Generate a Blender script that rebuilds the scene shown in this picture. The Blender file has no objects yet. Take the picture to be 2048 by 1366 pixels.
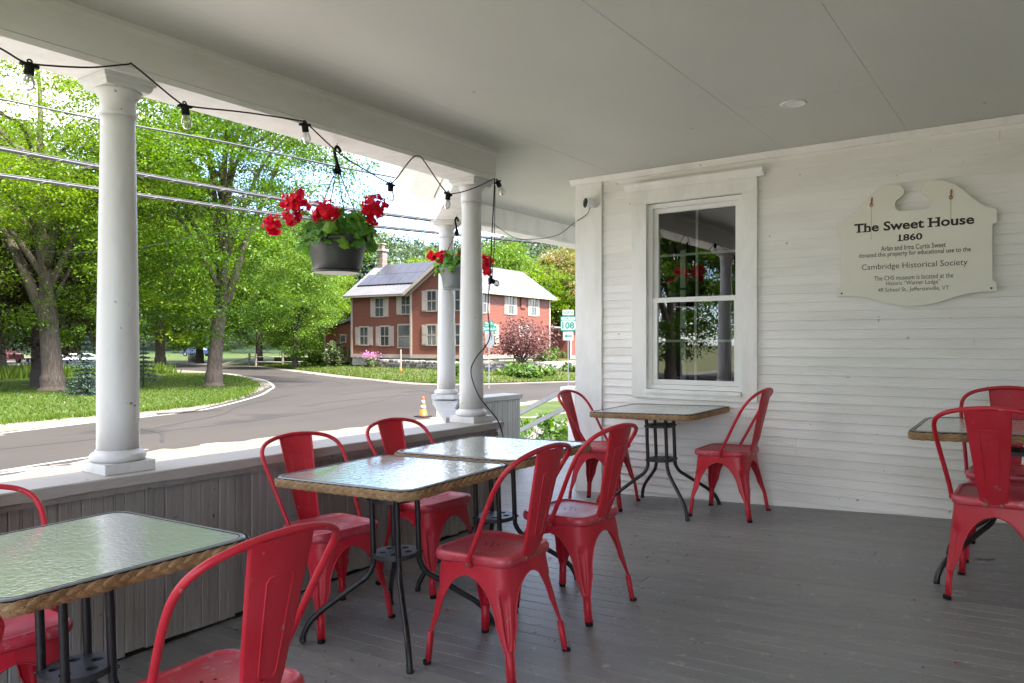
import bpy, math, random
import numpy as np
from mathutils import Matrix, Vector

R = math.radians
C = bpy.context.scene.collection
scene = bpy.context.scene

# ------------------------------------------------------------------ camera, sky, sun, exposure
cam_d = bpy.data.cameras.new('camera')
cam = bpy.data.objects.new('camera', cam_d); C.objects.link(cam)
cam.location = (0, 0, 1.224)
cam.rotation_euler = (R(90), 0, R(35.57))
cam_d.sensor_width = 36.0
cam_d.lens = 36.0 * 1503.5 / 2048
cam_d.shift_y = 0.0009
cam_d.clip_start = 0.05
cam_d.clip_end = 3000
scene.camera = cam

SUN_EL, SUN_AZ = R(56), R(-6)          # azimuth measured from +X towards +Y
sun_dir = Vector((math.cos(SUN_EL) * math.cos(SUN_AZ), math.cos(SUN_EL) * math.sin(SUN_AZ), math.sin(SUN_EL)))
world = bpy.data.worlds.new('World'); scene.world = world; world.use_nodes = True
wn, wl = world.node_tree.nodes, world.node_tree.links
bg = wn['Background']
sky = wn.new('ShaderNodeTexSky'); sky.sky_type = 'NISHITA'; sky.sun_disc = False
sky.sun_elevation = SUN_EL; sky.sun_rotation = R(90) - SUN_AZ
sky.air_density = 0.6; sky.dust_density = 0.8; sky.ozone_density = 1.3
tc = wn.new('ShaderNodeTexCoord'); mp = wn.new('ShaderNodeMapping'); mp.inputs['Scale'].default_value = (1.0, 1.0, 2.2)
cn = wn.new('ShaderNodeTexNoise'); cn.inputs['Scale'].default_value = 2.3; cn.inputs['Detail'].default_value = 7; cn.inputs['Roughness'].default_value = 0.56
cr = wn.new('ShaderNodeValToRGB'); cr.color_ramp.elements[0].position = 0.42; cr.color_ramp.elements[1].position = 0.72
cmix = wn.new('ShaderNodeMixRGB'); cmix.inputs['Color2'].default_value = (6.2, 5.5, 4.8, 1)
cfac = wn.new('ShaderNodeMath'); cfac.operation = 'MULTIPLY'; cfac.inputs[1].default_value = 0.92
wl.new(tc.outputs['Generated'], mp.inputs['Vector']); wl.new(mp.outputs['Vector'], cn.inputs['Vector'])
wl.new(cn.outputs['Fac'], cr.inputs['Fac']); wl.new(cr.outputs['Color'], cfac.inputs[0]); wl.new(cfac.outputs[0], cmix.inputs['Fac'])
wl.new(sky.outputs['Color'], cmix.inputs['Color1']); wl.new(cmix.outputs['Color'], bg.inputs['Color'])
bg.inputs['Strength'].default_value = 0.108

sl = bpy.data.lights.new('sun', 'SUN'); sl.energy = 2.8; sl.angle = R(5.0); sl.color = (1.0, 0.955, 0.885)
so = bpy.data.objects.new('sun', sl); C.objects.link(so)
so.rotation_euler = sun_dir.to_track_quat('Z', 'Y').to_euler()
vs = scene.view_settings
vs.view_transform = 'Standard'; vs.look = 'None'; vs.gamma = 1.0; vs.use_curve_mapping = False
vs.exposure = 3.42
scene.cycles.use_denoising = True
scene.cycles.max_bounces = 9
scene.cycles.diffuse_bounces = 6
scene.cycles.transparent_max_bounces = 12
scene.cycles.caustics_reflective = False
scene.cycles.caustics_refractive = False
scene.cycles.sample_clamp_indirect = 8.0

# ------------------------------------------------------------------ materials
def mat(name, col, rough=0.6, spec=0.4, var=None, vscale=6.0, vmap=(1, 1, 1), vpos=(0.35, 0.7), bump=0.0, bscale=60.0, bmap=(1, 1, 1),
        metal=0.0, spots=None, sscale=40.0, spos=(0.68, 0.72), coord='Object', rvar=0.0, trans=0.0, coat=0.0, detail=6.0, objvar=0.0):
    """principled material with one broad colour variation, optional small spots and a noise bump"""
    m = bpy.data.materials.new(name); m.use_nodes = True
    n, l = m.node_tree.nodes, m.node_tree.links
    p = n['Principled BSDF']
    p.inputs['Base Color'].default_value = (*col, 1); p.inputs['Roughness'].default_value = rough
    p.inputs['Specular IOR Level'].default_value = spec; p.inputs['Metallic'].default_value = metal
    if trans: p.inputs['Transmission Weight'].default_value = trans
    if coat: p.inputs['Coat Weight'].default_value = coat; p.inputs['Coat Roughness'].default_value = 0.1
    t = n.new('ShaderNodeTexCoord')
    if objvar and coord == 'Object':
        o1 = n.new('ShaderNodeObjectInfo'); v1 = n.new('ShaderNodeVectorMath'); v1.operation = 'MULTIPLY_ADD'; v1.inputs[1].default_value = (37, 23, 11)
        l.new(o1.outputs['Random'], v1.inputs[0]); l.new(t.outputs['Object'], v1.inputs[2])
        class _T: outputs = {'Object': v1.outputs[0]}
        t = _T
    if coord == 'Position': t = n.new('ShaderNodeNewGeometry')
    out = None
    if var is not None:
        mpn = n.new('ShaderNodeMapping'); mpn.inputs['Scale'].default_value = vmap
        nz = n.new('ShaderNodeTexNoise'); nz.inputs['Scale'].default_value = vscale; nz.inputs['Detail'].default_value = detail; nz.inputs['Roughness'].default_value = 0.62
        rp = n.new('ShaderNodeValToRGB')
        rp.color_ramp.elements[0].position = vpos[0]; rp.color_ramp.elements[1].position = vpos[1]
        rp.color_ramp.elements[0].color = (*col, 1); rp.color_ramp.elements[1].color = (*var, 1)
        l.new(t.outputs[coord], mpn.inputs['Vector']); l.new(mpn.outputs['Vector'], nz.inputs['Vector']); l.new(nz.outputs['Fac'], rp.inputs['Fac'])
        out = rp.outputs['Color']
        if rvar:
            mr = n.new('ShaderNodeMapRange'); mr.inputs['To Min'].default_value = max(0.03, rough - rvar); mr.inputs['To Max'].default_value = min(1, rough + rvar)
            mr.inputs['From Min'].default_value = 0.3; mr.inputs['From Max'].default_value = 0.7
            l.new(nz.outputs['Fac'], mr.inputs['Value']); l.new(mr.outputs['Result'], p.inputs['Roughness'])
    if spots is not None:
        ns = n.new('ShaderNodeTexNoise'); ns.inputs['Scale'].default_value = sscale; ns.inputs['Detail'].default_value = 3
        rs = n.new('ShaderNodeValToRGB'); rs.color_ramp.elements[0].position = spos[0]; rs.color_ramp.elements[1].position = spos[1]
        mx = n.new('ShaderNodeMixRGB'); mx.inputs['Color1'].default_value = (*col, 1); mx.inputs['Color2'].default_value = (*spots, 1)
        l.new(t.outputs[coord], ns.inputs['Vector']); l.new(ns.outputs['Fac'], rs.inputs['Fac']); l.new(rs.outputs['Color'], mx.inputs['Fac'])
        if out is not None: l.new(out, mx.inputs['Color1'])
        out = mx.outputs['Color']
    if objvar:
        oi = n.new('ShaderNodeObjectInfo'); mo = n.new('ShaderNodeMapRange'); mo.inputs['To Min'].default_value = 1 - objvar; mo.inputs['To Max'].default_value = 1 + objvar
        ho = n.new('ShaderNodeHueSaturation'); ho.inputs['Color'].default_value = (*col, 1)
        l.new(oi.outputs['Random'], mo.inputs['Value']); l.new(mo.outputs['Result'], ho.inputs['Value'])
        if out is not None: l.new(out, ho.inputs['Color'])
        out = ho.outputs['Color']
    if out is not None: l.new(out, p.inputs['Base Color'])
    if bump:
        mb = n.new('ShaderNodeMapping'); mb.inputs['Scale'].default_value = bmap
        nb = n.new('ShaderNodeTexNoise'); nb.inputs['Scale'].default_value = bscale; nb.inputs['Detail'].default_value = 5
        bp = n.new('ShaderNodeBump'); bp.inputs['Strength'].default_value = bump; bp.inputs['Distance'].default_value = 0.01
        l.new(t.outputs[coord], mb.inputs['Vector']); l.new(mb.outputs['Vector'], nb.inputs['Vector']); l.new(nb.outputs['Fac'], bp.inputs['Height']); l.new(bp.outputs['Normal'], p.inputs['Normal'])
    return m

def leaf_mat(name, c1, c2, c3, trans=0.35, rough=0.5):
    m = bpy.data.materials.new(name); m.use_nodes = True
    n, l = m.node_tree.nodes, m.node_tree.links
    p = n['Principled BSDF']; p.inputs['Roughness'].default_value = rough; p.inputs['Specular IOR Level'].default_value = 0.3
    a = n.new('ShaderNodeAttribute'); a.attribute_name = 'rnd'
    rp = n.new('ShaderNodeValToRGB'); rp.color_ramp.elements[0].color = (*c1, 1); rp.color_ramp.elements[1].color = (*c3, 1)
    e = rp.color_ramp.elements.new(0.5); e.color = (*c2, 1)
    l.new(a.outputs['Fac'], rp.inputs['Fac']); l.new(rp.outputs['Color'], p.inputs['Base Color'])
    tr = n.new('ShaderNodeBsdfTranslucent'); mx = n.new('ShaderNodeMixShader'); mx.inputs['Fac'].default_value = trans
    hs = n.new('ShaderNodeHueSaturation'); hs.inputs['Hue'].default_value = 0.485; hs.inputs['Value'].default_value = 1.9; hs.inputs['Saturation'].default_value = 1.05
    l.new(rp.outputs['Color'], hs.inputs['Color']); l.new(hs.outputs['Color'], tr.inputs['Color'])
    l.new(p.outputs['BSDF'], mx.inputs[1]); l.new(tr.outputs['BSDF'], mx.inputs[2]); l.new(mx.outputs['Shader'], n['Material Output'].inputs['Surface'])
    return m

def glass_mat(name, col=(1, 1, 1), rough=0.0, tr=0.9, f0=0.06):
    """clear sheet: fresnel mix of a sharp reflection and a plain see-through"""
    m = bpy.data.materials.new(name); m.use_nodes = True
    n, l = m.node_tree.nodes, m.node_tree.links
    n.remove(n['Principled BSDF'])
    g = n.new('ShaderNodeBsdfGlossy'); g.inputs['Roughness'].default_value = rough
    t = n.new('ShaderNodeBsdfTransparent'); t.inputs['Color'].default_value = (*[c * tr for c in col], 1)
    fr = n.new('ShaderNodeFresnel'); fr.inputs['IOR'].default_value = 1.5
    mr = n.new('ShaderNodeMath'); mr.operation = 'MULTIPLY_ADD'; mr.inputs[1].default_value = 1.6; mr.inputs[2].default_value = f0; mr.use_clamp = True
    mx = n.new('ShaderNodeMixShader')
    l.new(fr.outputs['Fac'], mr.inputs[0]); l.new(mr.outputs[0], mx.inputs['Fac']); l.new(t.outputs[0], mx.inputs[1]); l.new(g.outputs[0], mx.inputs[2])
    l.new(mx.outputs['Shader'], n['Material Output'].inputs['Surface'])
    return m

M = {}
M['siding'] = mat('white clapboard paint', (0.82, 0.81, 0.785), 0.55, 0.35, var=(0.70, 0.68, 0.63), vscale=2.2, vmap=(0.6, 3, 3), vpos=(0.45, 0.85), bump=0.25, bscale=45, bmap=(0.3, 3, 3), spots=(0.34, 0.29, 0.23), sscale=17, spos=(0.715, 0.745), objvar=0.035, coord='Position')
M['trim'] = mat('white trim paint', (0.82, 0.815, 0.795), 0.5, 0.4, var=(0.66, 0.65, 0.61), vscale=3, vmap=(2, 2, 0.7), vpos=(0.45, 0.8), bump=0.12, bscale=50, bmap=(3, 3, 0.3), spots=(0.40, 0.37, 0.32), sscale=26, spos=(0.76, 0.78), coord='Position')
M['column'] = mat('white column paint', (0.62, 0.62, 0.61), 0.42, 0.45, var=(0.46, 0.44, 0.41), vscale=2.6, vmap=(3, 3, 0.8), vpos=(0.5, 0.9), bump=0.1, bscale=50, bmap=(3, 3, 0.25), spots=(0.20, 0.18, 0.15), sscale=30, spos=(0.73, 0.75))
M['beam'] = mat('beam paint', (0.72, 0.71, 0.68), 0.55, 0.35, var=(0.58, 0.565, 0.53), vscale=2.5, vmap=(2, 0.8, 2), vpos=(0.45, 0.85), bump=0.08, bscale=40, spots=(0.10, 0.09, 0.07), sscale=24, spos=(0.755, 0.775), coord='Position')
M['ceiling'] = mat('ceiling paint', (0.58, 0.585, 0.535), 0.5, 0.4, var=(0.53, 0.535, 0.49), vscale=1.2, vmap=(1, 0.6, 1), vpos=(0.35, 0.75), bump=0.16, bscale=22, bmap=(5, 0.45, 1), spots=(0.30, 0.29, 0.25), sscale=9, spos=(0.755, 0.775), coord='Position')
M['floor'] = mat('grey deck paint', (0.196, 0.201, 0.203), 0.36, 0.5, var=(0.285, 0.288, 0.282), vscale=4.5, vmap=(0.7, 4.5, 1), vpos=(0.30, 0.80), bump=0.35, bscale=30, bmap=(1, 9, 1), spots=(0.37, 0.365, 0.345), sscale=21, spos=(0.63, 0.74), rvar=0.06, objvar=0.09, coord='Position')
M['cap'] = mat('rail cap paint', (0.40, 0.38, 0.355), 0.5, 0.4, var=(0.34, 0.295, 0.26), vscale=3.5, vmap=(1, 0.6, 3), vpos=(0.45, 0.8), bump=0.3, bscale=30, bmap=(3, 0.6, 3), spots=(0.16, 0.12, 0.10), sscale=18, spos=(0.72, 0.75), coord='Position')
M['bead'] = mat('weathered grey beadboard', (0.27, 0.255, 0.238), 0.6, 0.35, var=(0.205, 0.19, 0.176), vscale=4, vmap=(3, 3, 0.8), vpos=(0.35, 0.8), bump=0.25, bscale=26, bmap=(5, 5, 0.35), spots=(0.08, 0.075, 0.07), sscale=22, spos=(0.70, 0.74), objvar=0.12, coord='Position')
M['bead_light'] = mat('pale grey beadboard', (0.42, 0.43, 0.42), 0.55, 0.35, var=(0.33, 0.335, 0.32), vscale=4, vmap=(4, 4, 0.7), bump=0.2, bscale=26, bmap=(5, 5, 0.35), coord='Position')
M['dark'] = mat('dark gap', (0.02, 0.018, 0.016), 0.9, 0.1)
M['red'] = mat('red chair paint', (0.47, 0.011, 0.026), 0.42, 0.42, var=(0.54, 0.036, 0.054), vscale=5, vpos=(0.35, 0.8), bump=0.05, bscale=120, spots=(0.40, 0.13, 0.11), sscale=38, spos=(0.685, 0.73), rvar=0.12, objvar=0.10)
M['seat'] = mat('dusty red seat paint', (0.49, 0.022, 0.045), 0.36, 0.55, var=(0.54, 0.11, 0.135), vscale=7, vpos=(0.35, 0.8), bump=0.05, bscale=120, spots=(0.46, 0.20, 0.18), sscale=45, spos=(0.61, 0.71), rvar=0.06, objvar=0.09)
M['black'] = mat('black steel', (0.012, 0.012, 0.013), 0.38, 0.5, var=(0.03, 0.03, 0.03), vscale=30, vpos=(0.5, 0.9))
M['plate'] = mat('grey plastic plate', (0.035, 0.036, 0.038), 0.45, 0.5)
M['rubber'] = mat('black rubber', (0.012, 0.011, 0.011), 0.8, 0.2)
M['bolt'] = mat('rusty bolt', (0.25, 0.17, 0.10), 0.45, 0.5, var=(0.12, 0.06, 0.03), vscale=80, metal=0.6)
M['braid'] = mat('woven cane', (0.37, 0.235, 0.115), 0.5, 0.4, var=(0.19, 0.105, 0.045), vscale=14, vpos=(0.35, 0.75), bump=0.3, bscale=200)
M['rimmetal'] = mat('grey rim', (0.20, 0.205, 0.215), 0.3, 0.5)
M['cable'] = mat('black cable', (0.012, 0.012, 0.012), 0.5, 0.4)
M['bulb'] = glass_mat('bulb glass', (0.97, 0.98, 1.0), 0.0, 0.93, 0.05)
M['filament'] = mat('filament', (0.35, 0.3, 0.22), 0.4, 0.5, metal=0.6)
M['pot'] = mat('grey plastic pot', (0.030, 0.032, 0.033), 0.38, 0.5, var=(0.038, 0.040, 0.040), vscale=8, bump=0.03, bscale=90)
M['pot2'] = mat('lighter grey plastic pot', (0.13, 0.145, 0.15), 0.42, 0.5, var=(0.16, 0.17, 0.17), vscale=8)
M['soil'] = mat('soil', (0.03, 0.02, 0.013), 0.95, 0.1, bump=0.8, bscale=60)
M['petal'] = leaf_mat('red petals', (0.420, 0.000, 0.006), (0.550, 0.002, 0.010), (0.680, 0.010, 0.020), 0.3, 0.6)
M['gleaf'] = leaf_mat('geranium leaf', (0.051, 0.145, 0.017), (0.087, 0.232, 0.029), (0.174, 0.362, 0.043), 0.35, 0.45)
M['stem'] = mat('green stem', (0.09, 0.14, 0.03), 0.5)
M['winglass'] = glass_mat('window glass', (0.8, 0.88, 0.82), 0.0, 0.75, 0.16)
M['vinyl'] = mat('white vinyl', (0.80, 0.80, 0.79), 0.32, 0.5, var=(0.74, 0.74, 0.72), vscale=4)
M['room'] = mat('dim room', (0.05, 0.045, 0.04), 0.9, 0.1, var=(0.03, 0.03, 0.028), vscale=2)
M['signboard'] = mat('cream sign board', (0.76, 0.745, 0.66), 0.45, 0.45, var=(0.71, 0.69, 0.60), vscale=2.5, bump=0.03, bscale=60)
M['ink'] = mat('black lettering', (0.016, 0.015, 0.010), 0.5, 0.4)
M['rust'] = mat('rust', (0.28, 0.09, 0.03), 0.8, 0.2, var=(0.42, 0.20, 0.09), vscale=90)
M['ruststain'] = mat('rust stain', (0.55, 0.43, 0.22), 0.6, 0.3, var=(0.62, 0.58, 0.46), vscale=30, vmap=(1, 1, 0.4))
M['white'] = mat('plain white plastic', (0.78, 0.78, 0.77), 0.35, 0.5)
M['lens'] = mat('dark lens', (0.008, 0.010, 0.010), 0.12, 0.6)
M['asphalt'] = mat('asphalt', (0.0275, 0.0242, 0.0218), 0.85, 0.15, var=(0.040, 0.0352, 0.0315), vscale=0.22, vmap=(1, 0.35, 1), vpos=(0.3, 0.75), bump=0.5, bscale=12, spots=(0.020, 0.0185, 0.018), sscale=0.45, spos=(0.60, 0.72), detail=10)
M['gravel'] = mat('pale gravel', (0.118, 0.104, 0.088), 0.9, 0.2, var=(0.080, 0.070, 0.058), vscale=1.3, vpos=(0.4, 0.75), bump=0.6, bscale=20, spots=(0.15, 0.138, 0.122), sscale=6, spos=(0.55, 0.7), detail=10)
M['apron'] = mat('pale bounce sheet', (0.40, 0.378, 0.345), 0.9, 0.2, var=(0.30, 0.28, 0.25), vscale=0.8, bump=0.3, bscale=20)  # high albedo for the added sheet that throws light into the porch
M['grass'] = mat('lawn', (0.020, 0.040, 0.004), 0.85, 0.2, var=(0.046, 0.060, 0.009), vscale=0.7, vpos=(0.35, 0.7), bump=1.0, bscale=14, spots=(0.055, 0.062, 0.014), sscale=3.0, spos=(0.58, 0.72), detail=12)
M['bank'] = mat('dry lawn bank', (0.026, 0.042, 0.007), 0.9, 0.2, var=(0.062, 0.060, 0.022), vscale=0.45, vpos=(0.35, 0.68), bump=1.0, bscale=14, spots=(0.075, 0.066, 0.035), sscale=2.2, spos=(0.58, 0.75), detail=12)
M['verge'] = mat('dry verge', (0.06, 0.072, 0.022), 0.9, 0.2, var=(0.10, 0.09, 0.045), vscale=0.8, vpos=(0.4, 0.7), bump=1.0, bscale=14, detail=12)
M['paint'] = mat('road paint', (0.26, 0.255, 0.24), 0.7, 0.3, var=(0.12, 0.115, 0.11), vscale=3, vpos=(0.5, 0.85))
M['patch'] = mat('tar patch', (0.018, 0.0175, 0.0175), 0.75, 0.3)
M['bark'] = mat('maple bark', (0.105, 0.082, 0.064), 0.9, 0.2, var=(0.040, 0.031, 0.025), vscale=7, vmap=(3, 3, 0.5), vpos=(0.35, 0.65), bump=1.0, bscale=9, bmap=(3, 3, 0.5))
M['bark_dark'] = mat('dark bark', (0.05, 0.04, 0.034), 0.9, 0.2, var=(0.025, 0.02, 0.018), vscale=5, vmap=(3, 3, 0.5), bump=1.0, bscale=9, bmap=(3, 3, 0.5))
M['leaf'] = leaf_mat('maple leaves', (0.035, 0.077, 0.004), (0.075, 0.135, 0.006), (0.132, 0.203, 0.011), 0.45)
M['leaf_deep'] = leaf_mat('deep green leaves', (0.019, 0.056, 0.003), (0.042, 0.098, 0.004), (0.086, 0.162, 0.008), 0.45)
M['leaf_mid'] = leaf_mat('mid green leaves', (0.039, 0.090, 0.008), (0.067, 0.132, 0.011), (0.112, 0.186, 0.019), 0.38)
M['leaf_far'] = leaf_mat('distant green leaves', (0.028, 0.052, 0.015), (0.041, 0.074, 0.021), (0.063, 0.099, 0.028), 0.25)
M['leaf_hill'] = leaf_mat('hill foliage', (0.030, 0.052, 0.025), (0.044, 0.072, 0.033), (0.066, 0.094, 0.041), 0.2)
M['leaf_olive'] = leaf_mat('olive orange leaves', (0.066, 0.094, 0.017), (0.121, 0.121, 0.028), (0.198, 0.116, 0.044), 0.35)
M['leaf_purple'] = leaf_mat('purple leaves', (0.033, 0.012, 0.012), (0.066, 0.025, 0.023), (0.121, 0.055, 0.047), 0.25)
M['leaf_copper'] = leaf_mat('dark copper leaves', (0.017, 0.013, 0.008), (0.032, 0.025, 0.015), (0.074, 0.078, 0.021), 0.25)
M['needle'] = leaf_mat('spruce needles', (0.009, 0.019, 0.011), (0.015, 0.033, 0.019), (0.030, 0.055, 0.033), 0.15)
M['needle_blue'] = leaf_mat('blue spruce needles', (0.012, 0.025, 0.020), (0.022, 0.044, 0.034), (0.050, 0.083, 0.063), 0.15)
M['shrubleaf'] = leaf_mat('shrub leaves', (0.042, 0.071, 0.026), (0.075, 0.115, 0.042), (0.181, 0.223, 0.108), 0.3)
M['hosta'] = leaf_mat('hosta leaves', (0.024, 0.056, 0.009), (0.043, 0.089, 0.014), (0.089, 0.145, 0.024), 0.3)
M['weed'] = leaf_mat('tall weeds', (0.034, 0.065, 0.005), (0.054, 0.094, 0.007), (0.081, 0.122, 0.014), 0.4)
M['pink'] = leaf_mat('pink blossom', (0.360, 0.080, 0.240), (0.480, 0.160, 0.360), (0.560, 0.280, 0.440), 0.3)
M['stone'] = mat('field stone', (0.20, 0.185, 0.17), 0.85, 0.25, var=(0.30, 0.28, 0.255), vscale=2, bump=0.8, bscale=8, coord='Object')
M['stone2'] = mat('dark field stone', (0.11, 0.10, 0.095), 0.85, 0.25, var=(0.19, 0.175, 0.16), vscale=2, bump=0.8, bscale=8)
M['cream'] = mat('cream trim', (0.27, 0.228, 0.19), 0.6, 0.3, var=(0.24, 0.20, 0.165), vscale=2)
M['tinroof'] = mat('pale metal roof', (0.098, 0.098, 0.104), 0.5, 0.3, var=(0.070, 0.070, 0.075), vscale=0.5, vmap=(1, 1, 1), vpos=(0.5, 0.8))
M['solar'] = mat('solar glass', (0.022, 0.024, 0.034), 0.35, 0.35, var=(0.030, 0.033, 0.045), vscale=1.5)
M['farglass'] = mat('house window glass', (0.022, 0.026, 0.025), 0.08, 0.5, var=(0.06, 0.064, 0.06), vscale=0.7, vpos=(0.45, 0.7))
M['brick'] = mat('chimney block', (0.15, 0.115, 0.10), 0.85, 0.2, var=(0.11, 0.082, 0.07), vscale=3)
M['orange'] = mat('orange cone', (0.46, 0.085, 0.006), 0.5, 0.3, var=(0.36, 0.06, 0.005), vscale=8)
M['reflect'] = mat('reflective white', (0.30, 0.30, 0.29), 0.4, 0.5)
M['signgreen'] = mat('sign green', (0.003, 0.10, 0.068), 0.4, 0.5)
M['signwhite'] = mat('sign white', (0.27, 0.285, 0.28), 0.4, 0.5)
M['signback'] = mat('bare sign metal', (0.11, 0.115, 0.115), 0.45, 0.5, metal=0.3)
M['galv'] = mat('galvanised post', (0.17, 0.175, 0.175), 0.45, 0.5, var=(0.12, 0.123, 0.125), vscale=6, metal=0.3)
M['lumber'] = mat('raw lumber', (0.42, 0.27, 0.13), 0.7, 0.3, var=(0.33, 0.20, 0.09), vscale=3, vmap=(3, 3, 0.4))
M['oldwood'] = mat('silvered wood', (0.22, 0.20, 0.18), 0.85, 0.2, var=(0.14, 0.125, 0.11), vscale=3, bump=0.5, bscale=20)
M['handrail'] = mat('grey white handrail', (0.40, 0.41, 0.41), 0.5, 0.4, var=(0.33, 0.34, 0.335), vscale=4)
M['greyboard'] = mat('dark grey board', (0.10, 0.105, 0.105), 0.5, 0.4)
M['wire_grey'] = mat('aluminium cable', (0.032, 0.034, 0.039), 0.45, 0.5, metal=0.3)
M['wire_dark'] = mat('dark utility cable', (0.018, 0.019, 0.022), 0.5, 0.4)
M['carblue'] = mat('blue car paint', (0.01, 0.025, 0.08), 0.25, 0.5, coat=0.6)
M['cardark'] = mat('dark blue car paint', (0.02, 0.025, 0.045), 0.25, 0.5, coat=0.6)
M['carred'] = mat('red car paint', (0.12, 0.01, 0.012), 0.3, 0.4)
M['paving'] = mat('pale pavement', (0.12, 0.108, 0.098), 0.9, 0.2, var=(0.095, 0.086, 0.08), vscale=0.8)
M['shingle'] = mat('grey roofing', (0.13, 0.125, 0.12), 0.85, 0.2, var=(0.17, 0.165, 0.155), vscale=3)

def clap_mat(name, col, dark, pitch):
    """far-off clapboards, too fine to build singly: courses as a wave bump and a thin joint line"""
    m = bpy.data.materials.new(name); m.use_nodes = True
    n, l = m.node_tree.nodes, m.node_tree.links; p = n['Principled BSDF']; p.inputs['Roughness'].default_value = 0.65
    t = n.new('ShaderNodeTexCoord'); sp = n.new('ShaderNodeSeparateXYZ'); l.new(t.outputs['Object'], sp.inputs[0])
    d = n.new('ShaderNodeMath'); d.operation = 'DIVIDE'; d.inputs[1].default_value = pitch; l.new(sp.outputs['Z'], d.inputs[0])
    f = n.new('ShaderNodeMath'); f.operation = 'FRACT'; l.new(d.outputs[0], f.inputs[0])
    rp = n.new('ShaderNodeValToRGB'); rp.color_ramp.elements[0].position = 0.0; rp.color_ramp.elements[1].position = 0.22
    rp.color_ramp.elements[0].color = (*dark, 1); rp.color_ramp.elements[1].color = (*col, 1); l.new(f.outputs[0], rp.inputs['Fac'])
    nz = n.new('ShaderNodeTexNoise'); nz.inputs['Scale'].default_value = 0.6; nz.inputs['Detail'].default_value = 6
    mr = n.new('ShaderNodeMapRange'); mr.inputs['To Min'].default_value = 0.82; mr.inputs['To Max'].default_value = 1.15; l.new(t.outputs['Object'], nz.inputs['Vector']); l.new(nz.outputs['Fac'], mr.inputs['Value'])
    hs = n.new('ShaderNodeHueSaturation'); l.new(rp.outputs['Color'], hs.inputs['Color']); l.new(mr.outputs['Result'], hs.inputs['Value']); l.new(hs.outputs['Color'], p.inputs['Base Color'])
    bp = n.new('ShaderNodeBump'); bp.inputs['Distance'].default_value = 0.02; bp.inputs['Strength'].default_value = 0.6; bp.invert = True
    l.new(f.outputs[0], bp.inputs['Height']); l.new(bp.outputs['Normal'], p.inputs['Normal'])
    return m
M['redclap'] = clap_mat('barn red clapboard', (0.112, 0.029, 0.0135), (0.056, 0.0145, 0.007), 0.11)

def table_glass():
    m = bpy.data.materials.new('rippled table glass'); m.use_nodes = True
    n, l = m.node_tree.nodes, m.node_tree.links; p = n['Principled BSDF']
    p.inputs['Base Color'].default_value = (0.46, 0.51, 0.47, 1); p.inputs['Roughness'].default_value = 0.09
    p.inputs['IOR'].default_value = 1.52; p.inputs['Specular IOR Level'].default_value = 0.75
    p.inputs['Coat Weight'].default_value = 0.5; p.inputs['Coat Roughness'].default_value = 0.05
    t = n.new('ShaderNodeTexCoord'); mpn = n.new('ShaderNodeMapping'); mpn.inputs['Rotation'].default_value = (0, 0, R(35)); mpn.inputs['Scale'].default_value = (1, 1.5, 1)
    nz = n.new('ShaderNodeTexNoise'); nz.inputs['Scale'].default_value = 46; nz.inputs['Detail'].default_value = 1.5; nz.inputs['Distortion'].default_value = 0.6
    bp = n.new('ShaderNodeBump'); bp.inputs['Strength'].default_value = 0.32; bp.inputs['Distance'].default_value = 0.004
    l.new(t.outputs['Object'], mpn.inputs['Vector']); l.new(mpn.outputs['Vector'], nz.inputs['Vector']); l.new(nz.outputs['Fac'], bp.inputs['Height'])
    l.new(bp.outputs['Normal'], p.inputs['Normal']); l.new(bp.outputs['Normal'], p.inputs['Coat Normal'])
    return m
M['tableglass'] = table_glass()

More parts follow.
